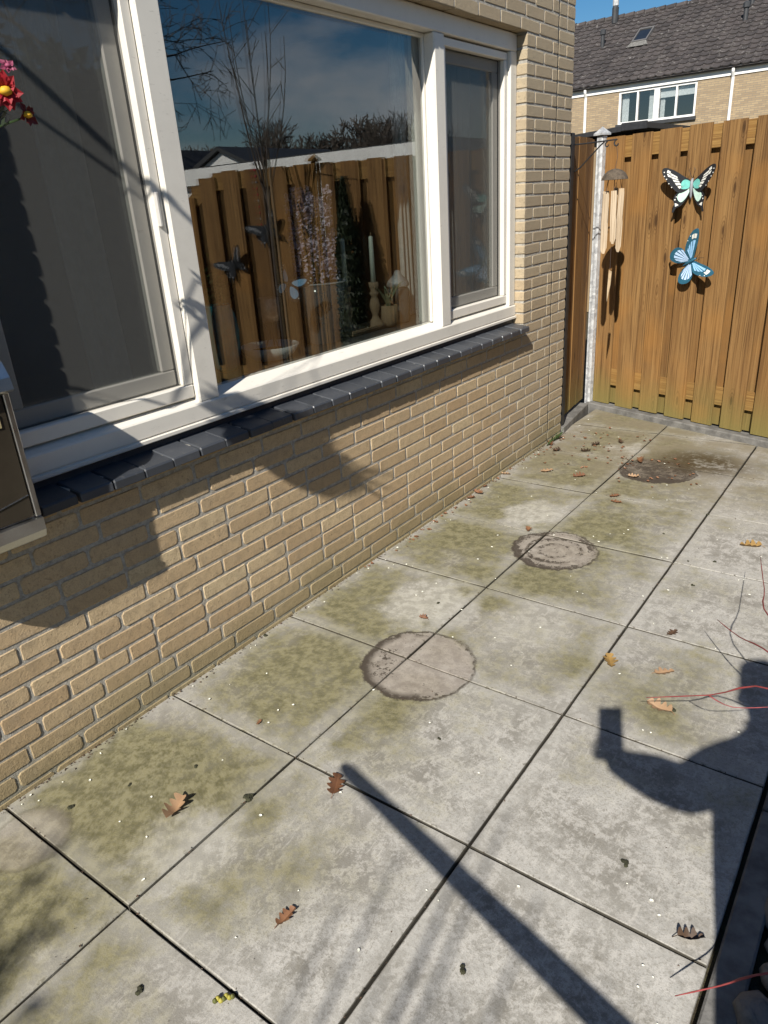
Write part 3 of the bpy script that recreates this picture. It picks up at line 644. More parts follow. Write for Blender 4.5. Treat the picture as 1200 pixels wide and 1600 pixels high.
# ------------------------------------------------------------------ bracket and wind chime
br = empty('wall_bracket', 'black wrought iron bracket reaching over the wind chime', 'bracket', (-0.035, 3.60, 0))
def spiral(c, r0, turns, a0, pl):
    return [(c[0]+ (r0*(1-k/26))*math.cos(a0+turns*2*math.pi*k/20), c[1], c[2]+pl*(r0*(1-k/26))*math.sin(a0+turns*2*math.pi*k/20)) for k in range(21)]
MB().box((-0.006, -0.008, 1.60), (0.0, 0.008, 1.81), 0.001).build('back_plate', M['black'], br)
MB().tube([(0, 0, 1.785), (0.10, 0, 1.786), (0.22, 0, 1.789), (0.262, 0, 1.790)]+spiral((0.262, 0, 1.768), 0.022, 0.75, R(90), 1)[::-1][::-1], 0.0042, 6).build('arm', M['black'], br)
MB().tube([(0, 0, 1.635), (0.04, 0, 1.655), (0.10, 0, 1.71), (0.16, 0, 1.765), (0.185, 0, 1.784)], 0.0042, 6).build('brace', M['black'], br)
MB().tube(spiral((0.205, 0, 1.766), 0.017, 0.8, R(90), 1), 0.0036, 6).build('scroll', M['black'], br)
ch = empty('wind_chime', 'wooden wind chime with a half coconut shell, hanging before the fence', 'wind chime', (0.225, 3.60, 0))
dome = [(0.078, 0.0), (0.074, 0.012), (0.060, 0.035), (0.040, 0.05), (0.018, 0.058), (0.004, 0.06)]
MB().lathe(dome, 18, (0, 0, 1.575)).build('coconut_shell', simple('coconut', (0.085, 0.065, 0.045), 0.9, 0, 0.4, 40, 0.8), ch)
MB().tube([(0, 0, 1.634), (0.01, 0, 1.70), (0.0, 0, 1.762)], 0.0014, 5).build('cord', M['twigdark'], ch)
rods = [(-0.052, 0.01, 1.515, 0.20, 1.0), (-0.038, -0.03, 1.50, 0.34, 1.15), (0.0, 0.035, 1.53, 0.25, 1.0), (0.012, -0.03, 1.515, 0.30, 1.0), (0.045, 0.0, 1.525, 0.36, 1.1), (0.036, 0.03, 1.52, 0.22, 0.9)]
for i, (dx, dy, zt, ln, ws) in enumerate(rods):
    pr = [(-0.011, 0), (0.011, 0), (0.0125, -0.03), (0.011, -ln*0.45), (0.0135, -ln*0.55), (0.0125, -ln*0.9), (0.005, -ln), (-0.004, -ln*0.995), (-0.011, -ln*0.93), (-0.0125, -ln*0.5)]
    b = MB(); n = len(pr); b.add([(p[0]*ws, -0.006, p[1]) for p in pr]+[(p[0]*ws, 0.006, p[1]) for p in pr], [tuple(reversed(range(n))), tuple(range(n, 2*n))]+[(k, (k+1) % n, n+(k+1) % n, n+k) for k in range(n)])
    rd = b.build('chime_rod', M['driftwood'], ch); rd.location = (dx, dy, zt); rd.rotation_euler = (0.02*(i-3), 0.03*(i % 3-1), R(25)+0.35*(i % 3-1)); rd.scale = ((1.5, 1.35, 0.9, 1.4, 1.2, 1.0)[i], 1.2, 1)
    MB().tube([(0, 0, 0.0), (-dx*0.2, -dy*0.2, 1.58-zt)], 0.0011, 5).build('cord', M['twigdark'], rd)
MB().tube([(0, 0, 1.60), (0.002, 0.0, 1.22), (0.004, 0, 1.05)], 0.0011, 5).build('cord', M['twigdark'], ch)
cl = MB(); cl.add([(-0.001, -0.004, 1.06), (0.016, -0.004, 1.05), (0.012, -0.004, 0.97), (-0.004, -0.004, 0.87), (-0.006, -0.004, 0.95)]+[(-0.001, 0.004, 1.06), (0.016, 0.004, 1.05), (0.012, 0.004, 0.97), (-0.004, 0.004, 0.87), (-0.006, 0.004, 0.95)], [(4, 3, 2, 1, 0), (5, 6, 7, 8, 9)]+[(k, (k+1) % 5, 5+(k+1) % 5, 5+k) for k in range(5)])
cl.build('clapper', M['driftwood'], ch)

# ------------------------------------------------------------------ metal butterflies
C3 = lambda n, c, r=0.45: simple(n, c, r, 0, 0.12, 30)
bk = C3('butterfly_black', (0.018, 0.020, 0.024)); wh = C3('butterfly_white', (0.78, 0.78, 0.72)); tq = C3('butterfly_turquoise', (0.16, 0.52, 0.46)); mint = C3('butterfly_mint', (0.55, 0.76, 0.66))
navy = C3('butterfly_navy', (0.022, 0.10, 0.155)); lbl = C3('butterfly_blue', (0.30, 0.55, 0.82)); pbl = C3('butterfly_pale_blue', (0.48, 0.64, 0.86)); grey = C3('butterfly_grey', (0.25, 0.26, 0.28))
def smooth_poly(pts, n=4):
    out = []; N_ = len(pts)
    for i in range(N_):
        p0, p1, p2, p3 = (Vector((*pts[(i+k-1) % N_], 0)) for k in range(4))
        for k in range(n):
            u = k/n; q = 0.5*((2*p1)+(p2-p0)*u+(2*p0-5*p1+4*p2-p3)*u*u+(3*p1-p0-3*p2+p3)*u**3); out.append((q.x, q.y))
    return out
def wing_geo(root, name, pts, base, tilt, side, cells, dots, mats):
    """a wing in the local xz plane (y is out of the fence, negative = towards the viewer), lifted by tilt away from the body"""
    def P(p, lift): 
        x = p[0]*side; return (x, -0.012-abs(p[0])*math.tan(tilt)-lift, p[1])
    def slab(poly, l0, l1):
        n = len(poly); b = MB(); b.add([P(p, l0) for p in poly]+[P(p, l1) for p in poly], [tuple(range(n)), tuple(reversed(range(n, 2*n)))]+[(k, (k+1) % n, n+(k+1) % n, n+k) for k in range(n)]); return b
    w = slab(smooth_poly(pts), 0.0, 0.0022).build(name, base, root)
    for nm, mi, poly, sm in cells: slab(smooth_poly(poly, 3) if sm else poly, 0.0024, 0.0036).build(nm, mats[mi], w)
    for (dx, dz, r) in dots: slab([(dx+r*math.cos(a*math.pi/4), dz+r*math.sin(a*math.pi/4)) for a in range(8)], 0.0024, 0.0036).build('spot', mats[0], w)
    return w
def strips(root_pt, tips, gap, f0, f1, mi, name):
    """tapered cells fanning from root_pt between neighbouring tip points"""
    out = []
    for a, b in zip(tips, tips[1:]):
        A = Vector(a); B = Vector(b); O_ = Vector(root_pt); m1 = A.lerp(B, gap); m2 = B.lerp(A, gap)
        q = [O_.lerp(m1, f0), O_.lerp(m1, f1), O_.lerp(m2, f1), O_.lerp(m2, f0)]
        out.append((name, mi, [(p.x, p.y) for p in q], False))
    return out
def swallowtail(name, label, s, z, roll=0.0, sc_=1.0, dark=False, off=0.014):
    root = empty(name, label, 'butterfly', tuple(F0+FD*s+FN*off+Vector((0, 0, z))), (0, 0, ANG), None)
    root.rotation_euler = (Matrix.Rotation(ANG, 4, 'Z') @ Matrix.Rotation(roll, 4, 'Y')).to_euler(); root.scale = (sc_,)*3
    mats = [grey if dark else wh, bk if dark else mint, bk if dark else tq]
    fore = [(0.004, 0.03), (0.05, 0.062), (0.105, 0.098), (0.155, 0.118), (0.178, 0.112), (0.176, 0.085), (0.150, 0.045), (0.110, 0.0), (0.070, -0.028), (0.02, -0.01)]
    hind = [(0.004, 0.0), (0.05, -0.012), (0.088, -0.03), (0.105, -0.06), (0.100, -0.10), (0.108, -0.135), (0.098, -0.138), (0.085, -0.115), (0.055, -0.10), (0.025, -0.06)]
    tips = [(0.160, 0.108), (0.156, 0.086), (0.143, 0.062), (0.125, 0.036), (0.105, 0.010), (0.082, -0.014)]
    cf = [('wing_cell', 2, [(0.008, 0.026), (0.04, 0.045), (0.062, 0.03), (0.06, -0.005), (0.02, -0.005)], True)]
    cf += strips((0.012, 0.02), tips, 0.16, 0.52, 0.80, 0, 'wing_cell') + strips((0.012, 0.02), [(0.150, 0.112), (0.156, 0.092), (0.143, 0.066)], 0.15, 0.84, 0.97, 0, 'wing_cell')
    ch_ = [('wing_cell', 1, [(0.010, -0.006), (0.05, -0.020), (0.078, -0.036), (0.080, -0.062), (0.058, -0.082), (0.030, -0.058)], True), ('wing_cell', 0, [(0.084, -0.088), (0.094, -0.086), (0.090, -0.106), (0.070, -0.098)], False)]
    for sd, nm in ((-1, 'wing'), (1, 'wing')):
        wing_geo(root, nm, fore, bk, R(18), sd, cf, [(0.166, 0.094, 0.0035), (0.163, 0.072, 0.0035), (0.150, 0.054, 0.0035), (0.134, 0.028, 0.003), (0.116, 0.006, 0.003)], mats)
        wing_geo(root, nm, hind, bk, R(14), sd, ch_, [(0.095, -0.066, 0.004), (0.088, -0.050, 0.003)], mats)
    MB().tube([(0, -0.016, 0.048), (0, -0.022, 0.036), (0, -0.024, 0.0), (0, -0.02, -0.05), (0, -0.016, -0.07)], [0.006, 0.009, 0.010, 0.007, 0.002], 10).build('body', grey if not dark else bk, root, True)
    for sd in (-1, 1): MB().tube([(0, -0.02, 0.046), (sd*0.012, -0.026, 0.075), (sd*0.020, -0.030, 0.095), (sd*0.014, -0.03, 0.108)], 0.0014, 5).build('antenna', M['black'], root)
    return root
swallowtail('metal_butterfly', 'black and white metal butterfly with turquoise centre, upper one on fence', 0.695, 1.505, 0.0, 1.0)
def blue_butterfly(name, label, s, z, roll):
    root = empty(name, label, 'butterfly', tuple(F0+FD*s+FN*0.014+Vector((0, 0, z))), (0, 0, ANG))
    root.rotation_euler = (Matrix.Rotation(ANG, 4, 'Z') @ Matrix.Rotation(roll, 4, 'Y')).to_euler()
    fore = [(0.003, 0.012), (0.04, 0.055), (0.085, 0.100), (0.128, 0.128), (0.142, 0.118), (0.136, 0.085), (0.108, 0.040), (0.06, 0.0)]
    hind = [(0.003, 0.0), (0.05, -0.002), (0.092, -0.010), (0.110, -0.040), (0.098, -0.080), (0.070, -0.098), (0.035, -0.080), (0.012, -0.035)]
    tf = [(0.110, 0.112), (0.122, 0.090), (0.112, 0.064), (0.095, 0.038), (0.075, 0.014)]; th = [(0.085, -0.004), (0.100, -0.024), (0.102, -0.048), (0.090, -0.072), (0.070, -0.086), (0.045, -0.078), (0.022, -0.05)]
    mats = [wh, lbl, pbl]
    cf = strips((0.006, 0.008), tf, 0.17, 0.10, 0.78, 1, 'wing_cell') + strips((0.006, 0.008), [(0.118, 0.116), (0.128, 0.102), (0.127, 0.084)], 0.08, 0.80, 0.96, 0, 'wing_cell')
    ch_ = strips((0.006, -0.002), th, 0.17, 0.12, 0.88, 2, 'wing_cell')
    df = [(0.122, 0.072, 0.003), (0.108, 0.046, 0.0025)]; dh = [(0.098*math.cos(a)*1.02, -0.045+0.0*a, 0.0) for a in ()]
    for sd in (-1, 1):
        wing_geo(root, 'wing', fore, navy, R(20), sd, cf, df, mats); wing_geo(root, 'wing', hind, navy, R(16), sd, ch_, dh, mats)
    MB().tube([(0, -0.016, 0.040), (0, -0.021, 0.030), (0, -0.022, 0.0), (0, -0.018, -0.04), (0, -0.015, -0.055)], [0.004, 0.007, 0.008, 0.005, 0.002], 10).build('body', navy, root, True)
    for sd in (-1, 1): MB().tube([(0, -0.02, 0.04), (sd*0.012, -0.025, 0.066), (sd*0.022, -0.028, 0.085)], 0.0012, 5).build('antenna', M['black'], root)
    return root
blue_butterfly('metal_butterfly', 'blue metal butterfly with dark veins, lower and tilted on fence', 0.735, 1.075, R(62)).scale = (1.06, 1.0, 1.14)
swallowtail('metal_butterfly', 'dark metal butterfly on arched fence, upper one mirrored in pane', 2.47, 1.40, R(25), 0.8, True)
swallowtail('metal_butterfly', 'dark metal butterfly on arched fence, lower one mirrored in pane', 2.80, 1.15, R(30), 0.8, True)

# ------------------------------------------------------------------ row house beyond the fence
rh = empty('row_house', 'long yellow brick row house with dark tiled roof behind the fence', 'house', (0, 28, 0))
XL, XR = -24.0, 9.0; EV = 5.10; RD = 4.5; RZ = 7.80
w = MB(); wx0, wx1, wz0, wz1 = -8.46, -5.78, 3.68, 4.735
w.box((XL, 0, -0.05), (XR, 0.3, wz0)); w.box((XL, 0.0, wz0+.0005), (wx0, 0.3, 4.90)); w.box((wx1, 0.0, wz0+.0005), (XR, 0.3, 4.90)); w.box((wx0+.0005, 0.0, wz1), (wx1-.0005, 0.3, 4.90)); w.box((XL, 8.5, -0.05), (XR, 9.0, 4.9))
w.box((XL, 0.301, -0.05), (XL+0.3, 8.499, 4.9)); w.box((XR-0.3, 0.301, -0.05), (XR, 8.499, 4.9)); w.build('wall', M['farbrick'], rh)
MB().box((XL, -0.035, 4.742), (XR, -0.001, 4.93)).build('fascia_board', M['plastic_white'], rh)
rfm = MB(); rfm.add([(XL-0.2, -0.22, EV-0.135), (XR+0.2, -0.22, EV-0.135), (XR+0.2, RD, RZ-0.03), (XL-0.2, RD, RZ-0.03), (XL-0.2, 9.3, EV-0.135), (XR+0.2, 9.3, EV-0.135)], [(0, 1, 2, 3), (3, 2, 5, 4), (0, 3, 4), (1, 5, 2)])
roof = rfm.build('roof', M['roof'], rh)
sl_ = Vector((0, RD+0.21, RZ-EV+0.125)); Ls = sl_.length; su = sl_.normalized(); sn = Vector((0, -su.z, su.y))
tiles = MB(); rt = random.Random(5); NR = 17; TW = 0.30
for r_ in range(NR):
    for c_ in range(int((2.0-(-14.0))/TW)):
        x0 = -14.0+c_*TW; t0 = Vector((0, -0.21, EV-0.125))+su*(Ls*r_/NR); t1 = Vector((0, -0.21, EV-0.125))+su*(Ls*(r_+1.12)/NR)
        prf = [(0.0, 0.028), (0.05, 0.010), (0.15, 0.006), (0.215, 0.022), (0.255, 0.050), (0.30, 0.030)]; jl = rt.uniform(-.006, .006); v = []
        for base, lift in ((t0, 0.052+jl), (t1, 0.012)):
            for (a, hh) in prf: q = base+sn*(hh+lift); v.append((x0+a, q.y, q.z))
        for (a, hh) in prf: q = t0+sn*(hh+0.012+jl); v.append((x0+a, q.y, q.z))
        tiles.add(v, [(i, i+1, 7+i, 6+i) for i in range(5)]+[(12+i, 13+i, i+1, i) for i in range(5)])
tiles.build('roof_tiles', M['roof'], roof, kind='stuff')
for c_ in range(40):
    x0 = -14.0+c_*0.4; b = MB(); b.tube([(x0, RD, RZ+0.02), (x0+0.38, RD, RZ+0.035)], [0.12, 0.135], 8); b.build('ridge_tile', M['roof'], roof)
def roofpt(x, y, up=0.0):
    q = Vector((x, y-28.0, EV+(y-28.0)/RD*(RZ-EV))); return q+sn*up
sk = MB(); q0 = roofpt(-8.88, 30.2); q1 = roofpt(-8.32, 30.2); q2 = roofpt(-8.32, 31.10); q3 = roofpt(-8.88, 31.10)
def frame_on(pts, wdt, up0, up1, name, mat, par):
    c_ = sum(pts, Vector())/4; inner = [p+(c_-p).normalized()*wdt*1.41 for p in pts]; b = MB()
    b.add([tuple(p+sn*up0) for p in pts]+[tuple(p+sn*up1) for p in pts]+[tuple(p+sn*up1) for p in inner]+[tuple(p+sn*up0) for p in inner], [(i, (i+1) % 4, 4+(i+1) % 4, 4+i) for i in range(4)]+[(4+i, 4+(i+1) % 4, 8+(i+1) % 4, 8+i) for i in range(4)]+[(8+i, 8+(i+1) % 4, 12+(i+1) % 4, 12+i) for i in range(4)])
    o = b.build(name, mat, par); b2 = MB(); b2.add([tuple(p+sn*(up1-0.03)) for p in inner], [(0, 1, 2, 3)]); b2.build('pane', M['darkglass'], par); return o
frame_on([q0, q1, q2, q3], 0.07, 0.0, 0.16, 'skylight_frame', simple('skylight_metal', (0.12, 0.115, 0.11), 0.5), roof)
fl = MB(); fl.add([tuple(roofpt(-9.0, 29.98, 0.09)), tuple(roofpt(-8.2, 29.98, 0.09)), tuple(roofpt(-8.32, 30.19, 0.14)), tuple(roofpt(-8.88, 30.19, 0.14))], [(0, 1, 2, 3)]); fl.build('flashing', M['kerb'], roof)
for (x_, y_, h_, r__) in ((-10.08, 30.4, 0.62, 0.07), (-5.05, 30.5, 0.55, 0.08), (-5.12, 31.6, 0.6, 0.08)):
    p = roofpt(x_, y_); v_ = MB().tube([p, p+Vector((0, 0, h_*0.75))], r__, 10).build('roof_vent', M['gutter'], roof)
    MB().lathe([(r__*0.9, 0), (r__*1.5, 0.02), (r__*1.5, 0.16), (r__*0.8, 0.2)], 10, tuple(p+Vector((0, 0, h_*0.72)))).build('vent_cap', M['gutter'], roof)
p = roofpt(-10.30, 32.2); MB().tube([p, p+Vector((0, 0, 0.55))], 0.13, 10).build('flue', M['gutter'], roof); MB().lathe([(0.07, 0), (0.12, 0.05), (0.12, 0.32), (0.03, 0.42)], 10, tuple(p+Vector((0, 0, 0.55)))).build('flue_cap', M['galv'], roof)
gp = [(-0.02, 0.0), (-0.16, 0.0), (-0.18, 0.03), (-0.18, 0.12), (-0.165, 0.12), (-0.15, 0.035), (-0.02, 0.035)]
b = MB(); n = len(gp); b.add([(XL, y-0.02, EV-0.17+z) for y, z in gp]+[(XR, y-0.02, EV-0.17+z) for y, z in gp], [tuple(range(n)), tuple(reversed(range(n, 2*n)))]+[(i, (i+1) % n, n+(i+1) % n, n+i) for i in range(n)]); b.build('gutter', M['gutter'], rh)
for x_ in (-9.68, -4.66, 1.2): MB().tube([(x_, -0.15, EV-0.17), (x_, -0.15, EV-0.25), (x_, -0.06, EV-0.42), (x_, -0.06, 0.0)], 0.05, 10).build('downpipe', M['plastic_white'], rh)
wn_ = MB(); fy = 0.02
fw_ = 0.07
for a, b_ in (((wx0, fy, wz0), (wx1, fy+0.1, wz0+fw_)), ((wx0, fy, wz1-fw_), (wx1, fy+0.1, wz1)), ((wx0, fy, wz0+fw_), (wx0+fw_, fy+0.1, wz1-fw_)), ((wx1-fw_, fy, wz0+fw_), (wx1, fy+0.1, wz1-fw_))): wn_.box(a, b_)
bw = wn_.build('window', M['plastic_white'], rh); mx = (wx0+wx1)/2
MB().box((mx-0.09, fy-0.01, wz0+fw_), (mx+0.09, fy+0.1, wz1-fw_)).build('mullion', M['plastic_white'], bw)
for c_ in ((wx0+mx)/2, (mx+wx1)/2): MB().box((c_-0.03, fy, wz0+fw_), (c_+0.03, fy+0.1, wz1-fw_)).build('glazing_bar', M['plastic_white'], bw)
MB().box((wx0-0.05, -0.08, wz0-0.11), (wx1+0.05, -0.001, wz0-0.002)).build('sill', M['gutter'], bw)
ys = fy+0.08; edges = [wx0+fw_, (wx0+mx)/2-0.03, (wx0+mx)/2+0.03, mx-0.09, mx+0.09, (mx+wx1)/2-0.03, (mx+wx1)/2+0.03, wx1-fw_]
cw = simple('far_curtain', (0.62, 0.63, 0.64), 0.8)
for i in range(4):
    a, b_ = edges[2*i], edges[2*i+1]; pb = MB(); pb.add([(a, ys, wz0+fw_), (b_, ys, wz0+fw_), (b_, ys, wz1-fw_), (a, ys, wz1-fw_)], [(0, 1, 2, 3)]); pb.build('pane', M['glass'], bw)
def drape(x0, x1, z0, z1, y, amp=0.02, n=14):
    b = MB(); v = []; 
    for k in range(n+1):
        u = k/n; yy = y+amp*math.sin(k*2.1); v += [(x0+(x1-x0)*u, yy, z0), (x0+(x1-x0)*u, yy, z1)]
    b.add(v, [(2*k, 2*k+2, 2*k+3, 2*k+1) for k in range(n)]); return b
drape(edges[0], edges[0]+0.25, wz0+fw_, wz1-fw_, ys+0.12).build('curtain', cw, bw); drape(edges[3]-0.22, edges[3], wz0+fw_, wz1-fw_, ys+0.12).build('curtain', cw, bw)
drape(edges[4], edges[4]+0.16, wz0+fw_, wz1-fw_, ys+0.12).build('curtain', cw, bw); MB().box((edges[4], ys+0.05, wz1-0.36), (edges[7], ys+0.07, wz1-0.05)).build('blind', cw, bw)
MB().box((wx0-0.2, 2.2, 3.2), (wx1+0.2, 2.25, 4.9)).build('room_back', M['sealant'], bw)
for x_, wd in ((-14.5, 2.4), (-1.2, 2.4), (4.0, 2.4)): pass

# ------------------------------------------------------------------ outbuildings behind the fence
sh = empty('garden_shed', 'low black roofed shed peeping over the fence by the post', 'shed', (-2.6, 9.0, 0))
MB().box((-0.4, 0.1, -0.05), (1.2, 2.6, 2.10)).build('wall', M['pole'], sh)
b = MB(); b.add([(-0.6, -0.05, 2.115), (1.28, -0.05, 2.20), (1.28, 2.8, 2.24), (-0.6, 2.8, 2.16), (-0.6, -0.05, 2.155), (1.28, -0.05, 2.262), (1.28, 2.8, 2.30), (-0.6, 2.8, 2.2)], [(3, 2, 1, 0), (4, 5, 6, 7), (0, 1, 5, 4), (1, 2, 6, 5), (2, 3, 7, 6), (3, 0, 4, 7)]); b.build('roof', M['black'], sh)
MB().box((0.98, -0.09, 2.185), (1.30, -0.052, 2.275), 0.006).build('gutter_end', M['black'], sh)
gg = empty('white_garage', 'white walled flat roofed garage showing over the fence in the reflection', 'garage', (3.2, 7.6, 0))
MB().box((0, 0, -0.05), (5.6, 4.0, 2.00)).build('wall', M['plastic_white'], gg); MB().box((-0.15, -0.12, 2.001), (5.75, 4.1, 2.24)).build('fascia_board', M['plastic_white'], gg); MB().box((-0.1, -0.05, 2.241), (5.7, 4.05, 2.26)).build('roof', M['gutter'], gg)
def gable_house(name, label, x, y, w_, d_, ez, rz_, wallm):
    r0 = empty(name, label, 'house', (x, y, 0)); b = MB()
    b.add([(0, 0, -.05), (w_, 0, -.05), (w_, 0, ez), (w_/2, 0, rz_), (0, 0, ez), (0, d_, -.05), (w_, d_, -.05), (w_, d_, ez), (w_/2, d_, rz_), (0, d_, ez)], [(0, 1, 2, 3, 4), (9, 8, 7, 6, 5), (1, 6, 7, 2), (5, 0, 4, 9)]); b.build('wall', wallm, r0)
    b = MB(); o_ = 0.15
    for s in (0, 1):
        xa = -0.25 if s == 0 else w_+0.25; za = ez-0.25*(rz_-ez)/(w_/2)
        b.add([(xa, -o_, za+.02), (w_/2, -o_, rz_+.02), (w_/2, d_+o_, rz_+.02), (xa, d_+o_, za+.02), (xa, -o_, za+.14), (w_/2, -o_, rz_+.14), (w_/2, d_+o_, rz_+.14), (xa, d_+o_, za+.14)], [(0, 1, 2, 3), (7, 6, 5, 4), (4, 5, 1, 0), (7, 3, 2, 6), (3, 7, 4, 0)])
    b.build('roof', M['gutter'], r0); return r0
gable_house('gable_shed', 'pale gabled outbuilding mirrored above the fence near the sapling', 14.2, 16.0, 4.2, 5, 2.5, 3.35, M['plastic_white'])
gable_house('gable_shed', 'dark gabled house, farthest left one mirrored above the fence', 21.5, 17.5, 3.2, 6, 2.7, 3.9, M['plastic_white'])
MB().box((9.0, 13.5, -0.05), (30.0, 15.6, 2.62)).build('dark_flat_garage', M['gutter'], label='long dark flat roofed garage block mirrored above the fence', cat='garage')

# ------------------------------------------------------------------ bare trees (mirrored in the pane)
def tree_mesh(seed, H, trunk_h, r0, depth, spread=0.55, nb=(3, 4), droop=0.0, rmin=0.006):
    rr = random.Random(seed); tr = MB(); cr = MB()
    def grow(p, d, L, r, lev, mb):
        n = 3; pts = [p]; q = p.copy(); dd = d.copy()
        for k in range(n):
            dd = (dd+Vector((rr.uniform(-.16, .16), rr.uniform(-.16, .16), rr.uniform(-.08, .12)-droop*(lev > 1)*0.12))).normalized(); q = q+dd*(L/n); pts.append(q.copy())
        r1 = max(r*0.55, rmin); mb.tube(pts, [r+(r1-r)*k/n for k in range(n+1)], 6 if lev < 2 else 4 if lev < 3 else 3, lev == 0)
        if lev >= depth: return
        for c in range(rr.randint(*nb)+(1 if lev == 0 else 0)):
            u = rr.uniform(0.45, 1.0) if lev else rr.uniform(0.75, 1.0); i = min(int(u*n), n-1); base = pts[i].lerp(pts[i+1], u*n-i)
            az = rr.uniform(0, 2*math.pi); t_ = dd.orthogonal().normalized(); s_ = dd.cross(t_); side = t_*math.cos(az)+s_*math.sin(az)
            nd = (dd*(1-spread*rr.uniform(0.6, 1.1))+side*spread*rr.uniform(0.7, 1.3)+Vector((0, 0, 0.18-droop*0.4))).normalized()
            grow(base, nd, L*rr.uniform(0.55, 0.8), max(r*rr.uniform(0.42, 0.6), rmin), lev+1, cr)
    grow(Vector((0, 0, -0.1)), Vector((rr.uniform(-.05, .05), rr.uniform(-.05, .05), 1)).normalized(), trunk_h, r0, 0, tr)
    # scale to height
    zmax = max(v[2] for v in tr.v+cr.v); k = H/zmax
    for mb in (tr, cr): mb.v = [(x*k, y*k, z*k) for x, y, z in mb.v]
    return tr.mesh('trunk', M['bark'], True), cr.mesh('crown', M['bark'])
def tree(name, label, meshes, loc, rz=0, s=1.0, group=None):
    r0 = empty(name, label, 'tree', loc, (0, 0, rz), group); r0.scale = (s, s, s); link('trunk', meshes[0], r0); link('crown', meshes[1], r0); return r0
TA = [tree_mesh(21, 7.5, 2.2, 0.17, 5, 0.55, (3, 4), 0, 0.012), tree_mesh(22, 6.5, 1.2, 0.14, 5, 0.62, (3, 4), 0, 0.012)]
rt = random.Random(9); spots = []
for i in range(22):
    k = 0.65+0.56*i/21; yy = 44+rt.uniform(-4, 6); spots.append((k*(yy+1)-2.1, yy))
for i, (x_, y_) in enumerate(spots):
    tree('bare_tree', 'leafless tree in the distant row mirrored in the big pane', TA[i % 2], (x_, y_, 0), rt.uniform(0, 6), rt.uniform(0.86, 1.02) if i not in (3, 12) else 1.2, 'leafless trees in the distant row')
TB = tree_mesh(31, 10.5, 3.2, 0.15, 6, 0.62, (3, 3), 0.5, 0.006)
tree('tall_bare_tree', 'tall leafless tree with drooping branches at top of the reflection', TB, (20.5, 15.5, 0), 0.6)
# sapling tied to a stake, with a string of beads
sp_ = empty('staked_sapling', 'young leafless tree tied to a stake, mirrored with hanging red beads', 'tree', (2.03, 3.20, 0))
rs2 = random.Random(13)
MB().tube([(0, 0, -0.05), (0.01, 0.0, 1.0), (0.0, 0.01, 1.9)], [0.016, 0.014, 0.011], 8).build('trunk', M['bark'], sp_, True)
crn = MB()
for k in range(8):
    a = k*2.4; h0 = 1.55+0.05*k; s_ = rs2.uniform(0.15, 0.30); pts = [Vector((0, 0.005, h0))]
    tip = Vector((math.cos(a)*s_, math.sin(a)*s_*0.7, h0+rs2.uniform(0.7, 1.25)))
    for j in range(1, 6): u = j/5; pts.append(Vector((tip.x*math.sin(u*1.57), tip.y*math.sin(u*1.57), h0+(tip.z-h0)*u)))
    crn.tube(pts, [0.008, 0.007, 0.006, 0.005, 0.004, 0.003], 5)
    for j in (2, 3, 4):
        d = Vector((rs2.uniform(-1, 1), rs2.uniform(-1, 1), rs2.uniform(0.4, 1))).normalized(); crn.tube([pts[j], pts[j]+d*rs2.uniform(0.08, 0.3)], [0.004, 0.0025], 4)
crn.build('crown', M['bark'], sp_)
MB().tube([(-0.035, 0.02, -0.05), (-0.035, 0.02, 1.95)], 0.012, 8).build('stake', M['pole'], sp_)
beads = empty('bead_string', 'string of red and silver beads hanging in the sapling reflection', 'bead string', (2.09, 3.16, 0))
red = simple('red_bead', (0.35, 0.02, 0.04), 0.15); sil = simple('silver_bead', (0.6, 0.6, 0.6), 0.2, 0.8)
for k in range(11):
    r_ = 0.012-0.0005*k; z_ = 1.86-0.042*k; MB().lathe([(0.001, -r_), (r_*0.7, -r_*0.7), (r_, 0), (r_*0.7, r_*0.7), (0.001, r_)], 10, (0, 0, z_)).build('bead', red if k % 3 else sil, beads, True)
MB().tube([(0, 0, 1.95), (0, 0, 1.42)], 0.0012, 5).build('cord', M['black'], beads)
def leaf_cloud(b, rr, n, fn, s0, s1):
    for _ in range(n):
        c = fn(rr); a = Vector((rr.gauss(0, 1), rr.gauss(0, 1), rr.gauss(0, 1))).normalized(); t_ = a.orthogonal().normalized(); u = a.cross(t_); s = rr.uniform(s0, s1)
        b.add([tuple(c-t_*s), tuple(c+u*s*0.45), tuple(c+t_*s), tuple(c-u*s*0.45)], [(0, 1, 2, 3)])
cf_ = empty('conifer_standin', 'dark evergreen stand-in for the dark shape at the fence, mirrored behind the candles', 'shrub', (1.53, 3.50, 0))  # shrub stands in for the dark silhouette mirrored on the fence
MB().tube([(0, 0, -0.05), (0.01, 0, 0.8), (0, 0, 1.4)], [0.04, 0.03, 0.01], 8).build('trunk', M['bark'], cf_)
b = MB()
def cfn(rr):
    z = rr.uniform(0.15, 1.72); r_ = 0.125*math.sin(min(1, (1.78-z)/0.9)*1.57)*rr.uniform(0.6, 1.0); a = rr.uniform(0, 6.283); return Vector((r_*math.cos(a), r_*math.sin(a)*0.8, z))
leaf_cloud(b, random.Random(4), 5200, cfn, 0.018, 0.036); b.build('crown', M['evergreen'], cf_, kind='stuff')

hg = empty('added_hedge', 'unseen tall evergreen hedge, added to darken the reflection in left sash', 'hedge', (6.3, 1.2, 0)); b = MB()  # out-of-view hedge added so the left sash reflects something dark
leaf_cloud(b, random.Random(19), 15000, lambda rr: Vector((rr.uniform(-0.35, 0.35), rr.uniform(-4.3, 4.2), rr.uniform(0.0, 3.3)+rr.gauss(0, 0.08))), 0.06, 0.11); b.build('foliage', M['evergreen'], hg, kind='stuff')
MB().box((-0.2, -4.2, -0.05), (0.2, 4.1, 3.1)).build('inner_branches', M['bark'], hg)

